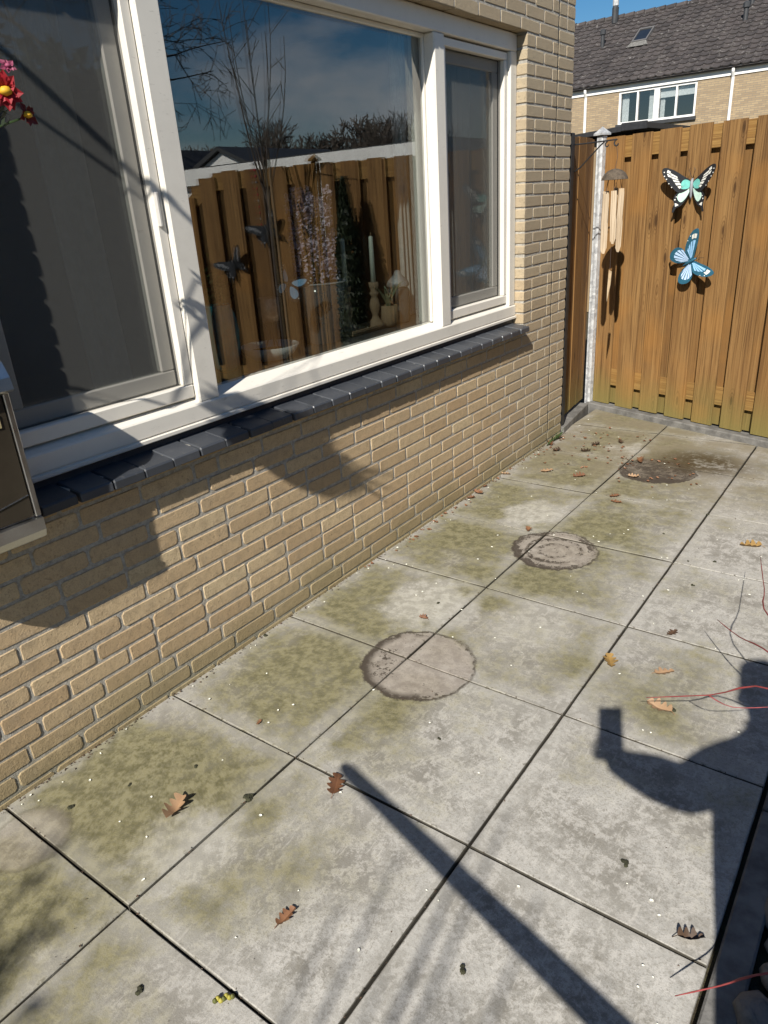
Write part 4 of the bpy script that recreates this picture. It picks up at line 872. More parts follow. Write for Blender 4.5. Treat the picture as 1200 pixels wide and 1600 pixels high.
# ------------------------------------------------------------------ things on the window board
SB = 0.973
va = empty('vase', 'grey glass vase holding lavender behind the big pane', 'vase', (-0.30, 1.445, SB))
MB().lathe([(0.085, 0), (0.09, 0.02), (0.105, 0.16), (0.118, 0.255), (0.114, 0.256), (0.10, 0.16), (0.085, 0.03), (0.01, 0.025)], 24, cap=False).build('glass_body', mat_clear('vase_glass', (0.36, 0.40, 0.44), 0.30, 0.12), va, True)
MB().tube([(0.118*math.cos(a*math.pi/14), 0.118*math.sin(a*math.pi/14), 0.256) for a in range(29)], 0.004, 6).build('rim', mat_clear('vase_rim', (0.7, 0.72, 0.75), 0.7, 0.1), va)
lv = empty('lavender_bunch', 'bunch of dried lilac lavender standing in the grey vase', 'flowers', (-0.30, 1.43, SB)); rl = random.Random(6)
stm = MB(); flw = MB()
for k in range(170):
    a = rl.uniform(0, 6.283); r_ = math.sqrt(rl.random()); x1, y1 = r_*math.cos(a)*0.09, r_*math.sin(a)*0.11; zt = rl.uniform(0.33, 0.64)
    p0 = Vector((x1*0.35, y1*0.35, 0.04)); p1 = Vector((x1*0.5, y1*0.5, 0.26)); p2 = Vector((x1, y1, zt)); stm.tube([p0, p1, p2], 0.0016, 3, False)
    for j in range(6):
        c = p2+Vector((rl.uniform(-.006, .006), rl.uniform(-.006, .006), -0.014*j))
        for m_ in range(3):
            d = Vector((rl.gauss(0, 1), rl.gauss(0, 1), rl.gauss(0, 0.6))).normalized()*0.014; t_ = d.orthogonal().normalized()*0.008; flw.add([tuple(c-t_), tuple(c+d), tuple(c+t_)], [(0, 1, 2)])
stm.build('stems', M['green'], lv, kind='stuff'); flw.build('florets', mat_leaf('lavender', (0.60, 0.50, 0.66), (0.78, 0.70, 0.80), 0.25), lv, kind='stuff')
wax = simple('candle_wax', (0.62, 0.66, 0.56), 0.4, 0, 0.05)
for (y_, x_, where) in ((1.64, -0.31, 'left'), (1.80, -0.27, 'right')):
    cs = empty('candlestick', f'turned wooden candlestick, {where} one of the pair behind the pane', 'candlestick', (x_, y_, SB))
    pr = [(0.042, 0), (0.042, 0.012), (0.03, 0.022), (0.018, 0.04), (0.014, 0.055), (0.022, 0.075), (0.026, 0.10), (0.020, 0.125), (0.013, 0.14), (0.022, 0.15), (0.022, 0.158), (0.015, 0.165), (0.022, 0.185), (0.024, 0.205), (0.016, 0.206)]
    MB().lathe(pr, 18).build('turned_shaft', M['turned'], cs, True)
    cnd = empty('candle', f'pale taper candle in the {where} wooden candlestick', 'candle', (x_, y_, SB+0.205))
    MB().tube([(0, 0, 0), (0, 0.001, 0.20), (0, 0.001, 0.205)], [0.0125, 0.010, 0.006], 12).build('wax', wax, cnd, True); MB().tube([(0, 0, 0.203), (0.001, 0.001, 0.222)], 0.0016, 5).build('wick', M['oakpale'], cnd)
tray = empty('wooden_tray', 'small wooden tray under the candlesticks', 'tray', (-0.29, 1.72, SB))
MB().box((-0.055, -0.15, 0), (0.055, 0.15, 0.010), 0.003).build('base', M['turned'], tray)
for sx in (-1, 1): MB().box((sx*0.055-0.004, -0.15, 0.0105), (sx*0.055+0.004, 0.15, 0.024), 0.002).build('rim', M['turned'], tray)
for o in bpy.data.objects:
    if o.get('category') in ('candlestick', 'candle'): o.location.z += 0.011
ap = empty('air_plant', 'pale green strap leaved plant beside the right candlestick', 'plant', (-0.24, 1.87, SB))
MB().lathe([(0.03, 0), (0.042, 0.02), (0.045, 0.10), (0.04, 0.102), (0.036, 0.09)], 16).build('pot', M['turned'], ap, True); rl = random.Random(2)
pale_leaf = mat_leaf('pale_leaf', (0.30, 0.36, 0.22), (0.40, 0.45, 0.30), 0.3)
for k in range(12):
    a = k*0.9; l_ = rl.uniform(0.12, 0.20); d = Vector((math.cos(a)*0.5, math.sin(a)*0.9, 0)); b = MB(); v = []
    for j in range(6):
        u = j/5; c = Vector((0, 0, 0.095))+d*(l_*u*0.6)+Vector((0, 0, l_*(u-0.45*u*u))); wv = Vector((-d.y, d.x, 0)).normalized()*0.011*(1-u)**0.6; v += [tuple(c-wv), tuple(c+wv+Vector((0, 0, 0.002)))]
    b.add(v, [(2*j, 2*j+1, 2*j+3, 2*j+2) for j in range(5)]); b.build('leaf', pale_leaf, ap)
jr = empty('glass_lantern', 'dim glass lantern beside the curtain at right end of board', 'lantern', (-0.27, 2.0, SB))
MB().lathe([(0.05, 0), (0.055, 0.02), (0.055, 0.16), (0.045, 0.17)], 18).build('glass_body', mat_clear('lantern_glass', (0.35, 0.38, 0.38), 0.35), jr, True)
MB().lathe([(0.05, 0.171), (0.058, 0.18), (0.05, 0.20), (0.02, 0.23), (0.012, 0.25)], 18).build('lid', M['galv'], jr, True)
wb = empty('white_bowl', 'low white bowl at left end of the board under rose pot', 'bowl', (-0.27, 1.07, SB))
MB().lathe([(0.075, 0), (0.10, 0.018), (0.122, 0.052), (0.118, 0.054), (0.096, 0.024), (0.02, 0.02)], 26, cap=False).build('glaze', M['plastic_white'], wb, True)
MB().lathe([(0.096, 0.028), (0.04, 0.036), (0.005, 0.04)], 16).build('potting_soil', M['soil'], wb, True)
st = empty('rose_pot', 'rose copper cup on a thin stand rising from the white bowl', 'pot', (-0.27, 1.09, SB+0.03))
MB().lathe([(0.034, 0.115), (0.042, 0.14), (0.044, 0.205), (0.040, 0.206), (0.036, 0.145)], 18).build('cup', simple('rose_copper', (0.55, 0.36, 0.27), 0.35, 0.5, 0.25, 40), st, True)
for a in range(3): MB().tube([(0.03*math.cos(a*2.1), 0.03*math.sin(a*2.1), 0.008), (0.012*math.cos(a*2.1), 0.012*math.sin(a*2.1), 0.06), (0.03*math.cos(a*2.1), 0.03*math.sin(a*2.1), 0.118)], 0.003, 6).build('leg', M['black'], st)
bf = empty('butterfly_stick', 'blue butterfly with black spotted edges on a stick behind the pane', 'butterfly', (-0.23, 1.165, SB+0.28)); bf.rotation_euler = (0.1, R(25), R(80))
for sd in (-1, 1):
    wing_geo(bf, 'wing', [(0.003, 0.012), (0.03, 0.04), (0.065, 0.065), (0.085, 0.062), (0.08, 0.035), (0.04, 0.0)], bk, R(25), sd, [('wing_cell', 1, [(0.01, 0.012), (0.035, 0.036), (0.058, 0.045), (0.055, 0.025), (0.035, 0.006)], True)], [(0.072, 0.056, 0.003), (0.074, 0.045, 0.003), (0.068, 0.034, 0.0025)], [wh, lbl, lbl])
    wing_geo(bf, 'wing', [(0.003, 0.0), (0.04, -0.002), (0.062, -0.025), (0.05, -0.055), (0.022, -0.05), (0.008, -0.02)], bk, R(20), sd, [('wing_cell', 1, [(0.01, -0.004), (0.038, -0.008), (0.05, -0.026), (0.04, -0.044), (0.02, -0.036)], True)], [(0.054, -0.036, 0.0025)], [wh, lbl, lbl])
MB().tube([(0, -0.012, 0.02), (0, -0.014, -0.03)], 0.005, 8).build('body', bk, bf)
MB().tube([(0, -0.008, 0.0), (0.0, 0.0, -0.13)], 0.0016, 5).build('stick', M['black'], bf)
tv = empty('turquoise_vase', 'round turquoise vase at the left edge of the big pane', 'vase', (-0.27, 0.83, SB))
MB().lathe([(0.035, 0), (0.05, 0.02), (0.062, 0.08), (0.066, 0.15), (0.058, 0.21), (0.045, 0.235), (0.048, 0.245), (0.042, 0.243)], 22).build('glaze', simple('turquoise_glaze', (0.03, 0.26, 0.30), 0.2, 0, 0.15), tv, True)
tvl = MB(); leaf_cloud(tvl, random.Random(8), 90, lambda rr: Vector((rr.gauss(0, .03), rr.gauss(0, .03), 0.25+abs(rr.gauss(0, 0.06)))), 0.01, 0.022); tvl.build('foliage', M['green'], tv, kind='stuff')
def wavy(y0, y1, z0, z1, x, amp, waves, n, name, label, parent=None):
    b = MB(); v = []
    for k in range(n+1):
        u = k/n; xx = x+amp*math.sin(u*waves*6.283)+0.3*amp*math.sin(u*waves*14.1+1); v += [(xx, y0+(y1-y0)*u+0.012, z0), (xx+0.004*math.sin(k), y0+(y1-y0)*u, (z0+z1)/2), (xx, y0+(y1-y0)*u, z1)]
    b.add(v, [(3*k+j, 3*k+3+j, 3*k+4+j, 3*k+1+j) for k in range(n) for j in (0, 1)]); r0 = empty(name, label, 'curtain'); b.build('cloth', M['curtain'], r0, True)
    MB().tube([(x, y0-0.02, z1+0.01), (x, y1+0.02, z1+0.01)], 0.008, 8).build('curtain_rod', M['plastic_white'], r0); return r0
wavy(2.44, 2.86, 0.99, 2.26, -0.34, 0.03, 6, 48, 'net_curtain', 'white net curtain with ruffled edge behind the narrow right sash')
wavy(0.30, 0.46, 0.99, 2.2, -0.36, 0.012, 7, 60, 'pleated_curtain', 'pale pleated curtain edge dimly seen through the left sash screen')
wavy(2.075, 2.16, 0.99, 2.26, -0.30, 0.02, 3, 24, 'side_curtain', 'narrow pale curtain fold at the right edge of the big pane')

# ------------------------------------------------------------------ things left of the frame that throw the shadows on window and wall
pc = empty('flower_column', 'hanging column of leaves with red and yellow flowers left of window', 'flowers', (0.11, -0.95, 1.12)); rl = random.Random(17)
b = MB(); leaf_cloud(b, rl, 2600, lambda rr: (lambda z: (lambda a, r_: Vector((r_*math.cos(a), r_*math.sin(a), z)))(rr.uniform(0, 6.283), 0.105*(0.72+0.18*math.sin(z*13.0)+0.12*math.sin(z*31.0+1.3))*math.sqrt(rr.random())))(rr.uniform(0.02, 1.5)), 0.012, 0.040); b.build('foliage', M['green'], pc, kind='stuff')
MB().tube([(0, 0, 0.0), (0.01, 0, 0.8), (0, 0, 1.55)], 0.012, 6).build('stem', M['twigdark'], pc)
MB().tube([(-0.105, 0, 1.50), (0, 0, 1.52)], 0.006, 6).build('hook', M['black'], pc)
def blossom(par, c, r_, mat, core, n, face):
    face = face.normalized(); t_ = face.orthogonal().normalized(); u_ = face.cross(t_); fl_ = None
    for lay in range(2):
        for k in range(n):
            a = 2*math.pi*(k+0.5*lay)/n; d = t_*math.cos(a)+u_*math.sin(a); s_ = t_*-math.sin(a)+u_*math.cos(a); L = r_*(1-0.3*lay)*random.uniform(0.8, 1.12); d = (d+s_*random.uniform(-.25, .25)+face*random.uniform(-.15, .25)).normalized(); b = MB()
            p = [c+d*L*0.12, c+d*L*0.6-s_*L*0.30+face*L*(0.12+0.25*lay), c+d*L+face*L*(0.05+0.3*lay), c+d*L*0.6+s_*L*0.30+face*L*(0.12+0.25*lay)]
            b.add([tuple(q) for q in p], [(0, 1, 2, 3)]); b.build('petal', mat, par)
    MB().lathe([(0.001, -r_*0.25), (r_*0.30, -r_*.14), (r_*0.36, 0), (r_*0.22, r_*0.2), (0.001, r_*0.26)], 10, tuple(c+face*r_*0.12)).build('flower_centre', core, par, True)
fr_ = empty('flower_spray', 'red and yellow artificial flowers at the upper left edge', 'flowers', (0.17, -0.36, 1.60))
crim = mat_leaf('crimson_petal', (0.26, 0.004, 0.010), (0.40, 0.010, 0.022), 0.2); yel = mat_leaf('yellow_petal', (0.75, 0.42, 0.02), (0.8, 0.5, 0.04), 0.2); rust = mat_leaf('rust_petal', (0.13, 0.008, 0.006), (0.20, 0.02, 0.01), 0.15); pink = mat_leaf('pink_petal', (0.25, 0.04, 0.09), (0.34, 0.07, 0.14), 0.2)
Lc = lambda v: Vector(v)-Vector((0.17, -0.36, 1.60))
tocam = (CAM-Vector((0.15, -0.05, 1.8)))
blossom(fr_, Lc((0.16, -0.052, 1.800)), 0.040, crim, yel, 10, tocam); blossom(fr_, Lc((0.15, -0.010, 1.757)), 0.030, rust, yel, 5, tocam+Vector((0.6, 1.2, 0.3))); blossom(fr_, Lc((0.14, -0.022, 1.852)), 0.020, pink, pink, 5, tocam+Vector((0, 0.5, 1.0)))
for tgt in ((0.155, -0.062, 1.795), (0.145, -0.016, 1.752), (0.135, -0.03, 1.845)): MB().tube([(0, 0, 0), Lc(tgt)*0.6+Vector((0, -0.02, 0.01)), Lc(tgt)], 0.0025, 5).build('stem', M['green'], fr_)
b = MB(); leaf_cloud(b, random.Random(5), 26, lambda rr: Lc((0.14, -0.07, 1.762))+Vector((rr.gauss(0, .015), rr.gauss(0, .018), rr.gauss(0, .014))), 0.010, 0.018); b.build('leaves', M['evergreen'], fr_, kind='stuff')
MB().tube([(0, 0, 0), (-0.05, -0.20, 0.05), (-0.08, -0.46, 0.08)], 0.004, 5).build('main_stem', M['twigdark'], fr_)
hb = empty('basket_bracket', 'black iron bracket on the wall far left of window', 'bracket', (0.0, -0.72, 2.62))
tipb = Vector((0.34, 0.02, 0.0))
MB().tube([(0, 0, 0.0), (0.2, 0.01, 0.02), tipb], 0.006, 6).build('arm', M['black'], hb); MB().tube([(0, 0, -0.20), (0.14, 0.01, -0.12), tipb-Vector((0.02, 0, 0.01))], 0.0055, 6).build('brace', M['black'], hb)
bs = empty('hanging_bowl', 'round hanging plant bowl with trailing leaves left of the view', 'planter', (0.56, -0.93, 2.17))
MB().lathe([(0.01, -0.10), (0.05, -0.092), (0.088, -0.055), (0.104, 0.0), (0.106, 0.025), (0.098, 0.025)], 22).build('bowl', simple('terracotta', (0.33, 0.16, 0.09), 0.8), bs, True)
b = MB(); leaf_cloud(b, random.Random(12), 380, lambda rr: (lambda a, r_: Vector((r_*math.cos(a), r_*math.sin(a), 0.04+0.05*rr.random()-max(0, r_-0.12)*0.9*rr.random())))(rr.uniform(0, 6.283), 0.14*math.sqrt(rr.random())), 0.018, 0.034); b.build('foliage', M['green'], bs, kind='stuff')
for (dx, dy, dz_) in ((.10, .13, .10), (.10, .10, .03), (.07, .11, -.05), (.12, .05, -.01), (.11, .02, .08)):
    d = Vector((dx, dy, dz_)); c0_ = Vector((0.07, 0.03, 0.04)); wv = d.cross(Vector((0.3, 0.1, 1))).normalized()*0.012; b = MB(); b.add([tuple(c0_), tuple(c0_+d*0.5+wv), tuple(c0_+d), tuple(c0_+d*0.5-wv)], [(0, 1, 2, 3)]); b.build('leaf_blade', M['green'], bs)
for a in (0.5, 2.6, 4.7): MB().tube([(0.105*math.cos(a), 0.105*math.sin(a), 0.025), (0, 0, 0.62)], 0.002, 4).build('chain', M['black'], bs)
MB().tube([(0, 0, 0.61), (-0.2, 0, 0.64), (-0.56, 0, 0.66)], 0.008, 6).build('hanger_arm', M['black'], bs)
# leaning stake whose shadow lies across the slabs
P0_ = Vector((0.722, 0.183, 0)); top_ = P0_+Vector((1, -3.14, 2.67))*0.55; base_ = Vector((2.90, -0.447, -0.03))
stk = empty('leaning_stake', 'rough wooden stake leaning behind the photographer, its shadow on the slabs', 'stake', tuple(base_))
MB().tube([(0, 0, 0), (top_-base_)*0.5, (top_-base_)*0.985, top_-base_], [0.040, 0.029, 0.019, 0.012], 10).build('shaft', M['pole'], stk)
# bare bush behind the camera
bu = empty('bare_bush', 'thin leafless bush behind the photographer, its soft shadow on the slabs', 'bush', (1.95, -3.75, 0)); rl = random.Random(29); b = MB(); lf = MB()
for k in range(48):
    a = rl.uniform(0, 6.283); c = Vector((2.28, -3.42, 2.75)) if k % 2 else Vector((1.38, -4.22, 2.75)); tip = c-Vector((1.95, -3.75, 0))+Vector((rl.gauss(0, .13), rl.gauss(0, .16), rl.gauss(0, .13)))
    pts = [Vector((rl.uniform(-.06, .06), rl.uniform(-.06, .06), -0.05)), tip*0.45+Vector((0, 0, 0.25)), tip*0.8+Vector((0, 0, 0.1)), tip]; b.tube(pts, [0.012, 0.011, 0.009, 0.004], 4)
    if k % 2 == 0:
        for j in range(10):
            c_ = pts[2].lerp(pts[3], rl.random())+Vector((rl.gauss(0, .07), rl.gauss(0, .07), rl.gauss(0, .07))); leaf_cloud(lf, rl, 1, lambda rr: c_, 0.03, 0.05)
b.build('branches', M['bark'], bu, kind='stuff'); lf.build('leaves', M['oak'], bu, kind='stuff')

# ------------------------------------------------------------------ the photographer, right of the lens
pe = empty('person', 'person in dark jacket and jeans holding a phone, seen as shadow', 'person', (2.33, -0.80, 0)); PO = Vector((2.33, -0.80, 0))
def skin_body():
    me = bpy.data.meshes.new('body'); J = {}; V = []; E_ = []; Rd = []
    def jt(n, p, r, par=None):
        J[n] = len(V); V.append(Vector(p)); Rd.append(r)
        if par: E_.append((J[par], J[n]))
    f = Vector((-0.56, 0.73, 0)).normalized(); l = Vector((-f.y, f.x, 0))      # facing, own left
    Z = lambda z: Vector((0, 0, z))
    jt('pelvis', Z(0.98), 0.155); jt('waist', Z(1.12), 0.135, 'pelvis'); jt('chest', Z(1.30), 0.150, 'waist'); jt('neckb', Z(1.45), 0.085, 'chest'); jt('neck', Z(1.52)+f*0.01, 0.055, 'neckb'); jt('chin', Z(1.585)+f*0.03, 0.072, 'neck'); jt('head', Z(1.675)+f*0.02, 0.092, 'chin'); jt('crown', Z(1.74)+f*0.01, 0.070, 'head')
    for s, n in ((1, 'L'), (-1, 'R')):
        jt('hip'+n, Z(0.90)+l*s*0.095, 0.100, 'pelvis'); jt('thigh'+n, Z(0.70)+l*s*0.105+f*0.01, 0.082, 'hip'+n); jt('knee'+n, Z(0.49)+l*s*0.11+f*0.015, 0.058, 'thigh'+n); jt('calf'+n, Z(0.34)+l*s*0.115-f*0.01, 0.056, 'knee'+n); jt('ankle'+n, Z(0.09)+l*s*0.12-f*0.01, 0.040, 'calf'+n); jt('heel'+n, Z(0.045)+l*s*0.12+f*0.05, 0.042, 'ankle'+n); jt('toe'+n, Z(0.035)+l*s*0.135+f*0.17, 0.032, 'heel'+n)
    A = lambda p: Vector(p)-PO
    jt('shL', A((2.165, -0.925, 1.405)), 0.078, 'neckb'); jt('elL', A((2.035, -0.80, 1.205)), 0.068, 'shL'); jt('foL', A((1.975, -0.91, 1.30)), 0.062, 'elL'); jt('wrL', A((1.922, -1.00, 1.376)), 0.042, 'foL'); jt('paL', A((1.899, -1.035, 1.415)), 0.036, 'wrL')
    rr = l*-1
    jt('shR', Z(1.405)+rr*0.19, 0.068, 'neckb'); jt('elR', Z(1.13)+rr*0.25-f*0.03, 0.048, 'shR'); jt('foR', Z(1.0)+rr*0.25+f*0.04, 0.042, 'elR'); jt('wrR', Z(0.88)+rr*0.24+f*0.10, 0.030, 'foR'); jt('paR', Z(0.81)+rr*0.235+f*0.12, 0.030, 'wrR')
    me.from_pydata(V, E_, []); o = link('body', me, pe); mod = o.modifiers.new('skin', 'SKIN'); mod.use_smooth_shade = True
    sv = me.skin_vertices[0].data
    for i, r in enumerate(Rd):
        sv[i].radius = (r, r); sv[i].use_root = (i == 0)
    for n in ('waist', 'chest', 'pelvis'): i = J[n]; sv[i].radius = (Rd[i]*1.12, Rd[i]*0.82)
    s2 = o.modifiers.new('sub', 'SUBSURF'); s2.levels = 2; s2.render_levels = 2
    t = NT('person_cloth'); x, y, z = t.sep(t.obj())
    nv = t.noise(60, 4, 0.6, t.obj()); jacket = t.mix(nv, (0.020, 0.022, 0.028), (0.035, 0.038, 0.045)); jeans = t.mix(nv, (0.03, 0.045, 0.08), (0.05, 0.07, 0.11)); skin = (0.45, 0.28, 0.20)
    c = t.mix(t.math('GREATER_THAN', z, 0.93), jeans, jacket); c = t.mix(t.math('GREATER_THAN', z, 1.505), c, skin); c = t.mix(t.math('LESS_THAN', z, 0.10), c, (0.02, 0.018, 0.016))
    d1 = t.vmath('DISTANCE', t.obj(), tuple(V[J['paL']])); d2 = t.vmath('DISTANCE', t.obj(), tuple(V[J['paR']]))
    c = t.mix(t.math('LESS_THAN', d1, 0.062), c, skin); c = t.mix(t.math('LESS_THAN', d2, 0.085), c, skin)
    me.materials.append(t.bsdf(c, 0.75)); return f, l, V, J
f_, l_, V_, J_ = skin_body()
coat = MB(); ringz = [(0.56, 0.285, 0.215), (0.75, 0.270, 0.20), (0.95, 0.250, 0.185), (1.12, 0.240, 0.175), (1.30, 0.225, 0.160), (1.42, 0.165, 0.125), (1.475, 0.085, 0.085)]
for (z_, wl, wf) in ringz:
    for a in range(20):
        an = 2*math.pi*a/20; fold = 1+0.03*math.sin(an*6)*(1.3-z_); coat.v.append(tuple(Vector((0, 0, z_))+l_*math.cos(an)*wl*fold+f_*math.sin(an)*wf*fold))
for k in range(len(ringz)-1):
    for a in range(20): coat.face((k*20+a, k*20+(a+1) % 20, (k+1)*20+(a+1) % 20, (k+1)*20+a))
coat.build('coat', simple('dark_coat', (0.022, 0.024, 0.03), 0.85, 0, 0.25, 30, 0.3), pe, True)
skinm = simple('skin', (0.45, 0.28, 0.20), 0.5, 0, 0.08)
hd = V_[J_['head']]
hair = MB(); 
for k in range(9):
    ph = k/8*math.pi*0.62; rz_ = 0.104*math.sin(ph); zz = 0.125*math.cos(ph)
    for a in range(20):
        an = 2*math.pi*a/20; d = f_*math.cos(an)+l_*math.sin(an); cut = 0.045 if (math.cos(an) > 0.25 and ph > 1.05) else 0.0
        hair.v.append(tuple(hd+Vector((0, 0, 0.0+zz+(cut if cut else 0)))+d*(max(rz_, 0.004)*(0.86 if cut else 1.0))-f_*0.012))
for k in range(8):
    for a in range(20): hair.face((k*20+a, k*20+(a+1) % 20, (k+1)*20+(a+1) % 20, (k+1)*20+a))
hair.build('hair', simple('brown_hair', (0.06, 0.035, 0.02), 0.6, 0, 0.3, 80, 0.5), pe, True)
face_c = hd+f_*0.088
MB().tube([face_c+Vector((0, 0, 0.012))+f_*0.0, face_c+Vector((0, 0, -0.012))+f_*0.020, face_c+Vector((0, 0, -0.028))+f_*0.012], [0.007, 0.012, 0.009], 8).build('nose', skinm, pe, True)
MB().tube([face_c+l_*0.022+Vector((0, 0, -0.052))-f_*0.012, face_c+Vector((0, 0, -0.054))+f_*0.0, face_c-l_*0.022+Vector((0, 0, -0.052))-f_*0.012], [0.003, 0.006, 0.003], 8).build('mouth', simple('lips', (0.42, 0.17, 0.15), 0.5), pe, True)
for s in (-1, 1):
    ec = face_c+l_*s*0.032+Vector((0, 0, 0.012))-f_*0.014; MB().lathe([(0.001, -0.011), (0.009, -0.006), (0.012, 0), (0.009, 0.006), (0.001, 0.011)], 10, tuple(ec)).build('eye', simple('eye_white', (0.7, 0.68, 0.65), 0.2), pe, True)
    er = hd+l_*s*0.094-f_*0.01+Vector((0, 0, -0.01)); MB().tube([er+Vector((0, 0, 0.03)), er+l_*s*0.014-f_*0.012, er+Vector((0, 0, -0.03))], [0.008, 0.014, 0.008], 8).build('ear', skinm, pe, True)
CL = CAM-PO; pa = V_[J_['paL']]
back = CL-FWD*0.016
for k in range(4):      # fingers wrap the far edge of the phone
    b0 = pa+UP*(0.006+0.017*k)+RIGHT*0.004-FWD*0.012; L_ = (0.9, 1.0, 0.95, 0.8)[k]
    MB().tube([b0, b0-RIGHT*0.026*L_-FWD*0.016, b0-RIGHT*0.052*L_-FWD*0.010, b0-RIGHT*0.062*L_+FWD*0.002], [0.0095, 0.009, 0.008, 0.006], 8).build('finger', skinm, pe, True)
MB().tube([pa-UP*0.004+RIGHT*0.01, pa+RIGHT*0.026+UP*0.028, pa+RIGHT*0.022+UP*0.062], [0.012, 0.011, 0.008], 8).build('thumb', skinm, pe, True)
pr_ = V_[J_['paR']]
for k in range(4):
    b0 = pr_+f_*(0.024-0.016*k)+Vector((0, 0, -0.02)); MB().tube([b0, b0+Vector((0, 0, -0.04*(1-0.08*abs(k-1)))), b0+Vector((0, 0, -0.066*(1-0.08*abs(k-1))))+l_*0.012, b0+Vector((0, 0, -0.08*(1-0.1*abs(k-1))))+l_*0.024], [0.0095, 0.009, 0.008, 0.006], 8).build('finger', skinm, pe, True)
MB().tube([pr_+f_*0.02, pr_+f_*0.045+Vector((0, 0, -0.03)), pr_+f_*0.05+Vector((0, 0, -0.06))], [0.012, 0.010, 0.008], 8).build('thumb', skinm, pe, True)
ph = empty('mobile_phone', 'dark mobile phone held up in the photographer left hand', 'phone', tuple(CAM))
pm = Matrix((( RIGHT.x, UP.x, -FWD.x, 0), (RIGHT.y, UP.y, -FWD.y, 0), (RIGHT.z, UP.z, -FWD.z, 0), (0, 0, 0, 1)))
pb = MB(); pb.box((-0.024, -0.095, 0.020), (0.052, 0.063, 0.029), 0.003, pm); pb.build('phone_body', M['black'], ph)
pb = MB(); pb.box((-0.0215, -0.092, 0.0292), (0.0495, 0.0605, 0.0297), 0.0, pm); pb.build('phone_screen', M['darkglass'], ph)
pb = MB(); pb.box((-0.014, -0.03, 0.016), (0.014, 0.012, 0.0198), 0.0015, pm); pb.build('camera_bump', M['black'], ph)

# ------------------------------------------------------------------ red twigs of the shrub in the bed
dg = empty('dogwood_shrub', 'red twigged shrub in the pebble bed at right edge', 'shrub', (2.25, 0.45, -0.03)); DO = Vector((2.25, 0.45, -0.03))
tw = [[(1.443, 0.664, 0.22), (1.604, 0.654, 0.3), (1.756, 0.583, 0.42), (2.05, 0.50, 0.36), (2.25, 0.45, 0.0)], [(1.504, 1.206, 0.2), (1.599, 1.037, 0.26), (1.726, 0.812, 0.36), (2.0, 0.56, 0.32), (2.25, 0.45, 0.0)],
      [(1.533, 1.754, 0.2), (1.615, 1.301, 0.3), (1.686, 0.933, 0.4), (1.98, 0.58, 0.40), (2.25, 0.45, 0.0)], [(1.723, -0.014, 0.07), (1.793, 0.009, 0.13), (1.876, 0.04, 0.2), (2.12, 0.22, 0.22), (2.25, 0.45, 0.0)], [(1.598, 0.655, 0.297), (1.661, 0.646, 0.29), (1.754, 0.691, 0.30)]]
rad = [[0.0009, 0.0016, 0.0021, 0.0035, 0.007]]*4+[[0.0015, 0.0011, 0.0008]]
for i, pts in enumerate(tw):
    pts = [Vector(p)-DO for p in pts]; fine = []
    for k in range(len(pts)-1):
        for j in range(4):
            p0, p1, p2, p3 = pts[max(k-1, 0)], pts[k], pts[k+1], pts[min(k+2, len(pts)-1)]; u = j/4; fine.append(0.5*((2*p1)+(p2-p0)*u+(2*p0-5*p1+4*p2-p3)*u*u+(3*p1-p0-3*p2+p3)*u**3))
    fine.append(pts[-1]); rs_ = rad[i]; m_ = len(fine)-1; rad_ = []
    for k in range(m_+1):
        q = k/m_*(len(rs_)-1); a = min(int(q), len(rs_)-2); r_ = rs_[a]+(rs_[a+1]-rs_[a])*(q-a)
        if k % 4 == 2: r_ *= 1.35
        rad_.append(r_)
    MB().tube(fine, rad_, 7).build('twig', M['twig'] , dg, True)
rl = random.Random(41)
for k in range(16):
    a = rl.uniform(-1.3, 1.3); L = rl.uniform(0.6, 1.25); d = Vector((math.cos(a)*0.45, math.sin(a)*0.7, 1)).normalized(); b0 = Vector((rl.uniform(-.08, .08), rl.uniform(-.08, .08), 0)); MB().tube([b0, b0+d*L*0.5+Vector((0, 0, .05)), b0+d*L], [0.007, 0.005, 0.002], 6).build('twig', M['twig'], dg, True)

# ------------------------------------------------------------------ litter on the slabs
def oak_outline(rr):
    n = 4; up = []
    for k in range(n):
        u = (k+0.55)/n; wd = 0.36*math.sin(math.pi*(0.12+0.80*u))*rr.uniform(0.75, 1.15); j = rr.uniform(-.02, .02)
        up += [(u-0.125+j, wd*0.42), (u-0.06+j, wd*0.85), (u+0.0+j, wd), (u+0.05+j, wd*0.86), (u+0.09+j, wd*0.5)]
    return up
def oak_leaf(seed, size, curl):
    rr = random.Random(seed); top = oak_outline(rr); bot = oak_outline(rr); sp = [k/16 for k in range(17)]; b = MB(); L = size
    c1, c2, ph = rr.uniform(0.5, 1.2)*curl, rr.uniform(-1, 1)*curl, rr.uniform(0, 3)
    def H(u, w_): return L*(0.02+c1*(u-0.5)**2*0.9+c2*w_*1.1*u+abs(w_)*curl*1.3+0.03*math.sin(u*9+ph)*curl)
    row = lambda pts, sg: [((u-0.5)*L, sg*w_*L, H(u, w_*sg)) for u, w_ in pts]
    mid = [((u-0.5)*L, 0, H(u, 0)) for u, _ in top]; T = row(top, 1); B_ = [((u-0.5)*L, -w_*L, H(u, -w_)) for (u, _), (_, w_) in zip(top, bot)]
    n = len(mid); v = T+mid+B_+[(-0.5*L, 0, H(0, 0)), (0.52*L, 0, H(1, 0))]; f = []
    for i in range(n-1): f += [(n+i, n+i+1, i+1, i), (2*n+i, 2*n+i+1, n+i+1, n+i)]
    f += [(3*n, n, 0), (3*n, 2*n, n), (n-1, 2*n-1, 3*n+1), (2*n-1, 3*n-1, 3*n+1)]; b.add(v, f)
    zmin = min(q[2] for q in b.v); b.v = [(x, y, z-zmin+0.0015) for x, y, z in b.v]; return b, (-0.5*L, 0, H(0, 0)-zmin+0.002)
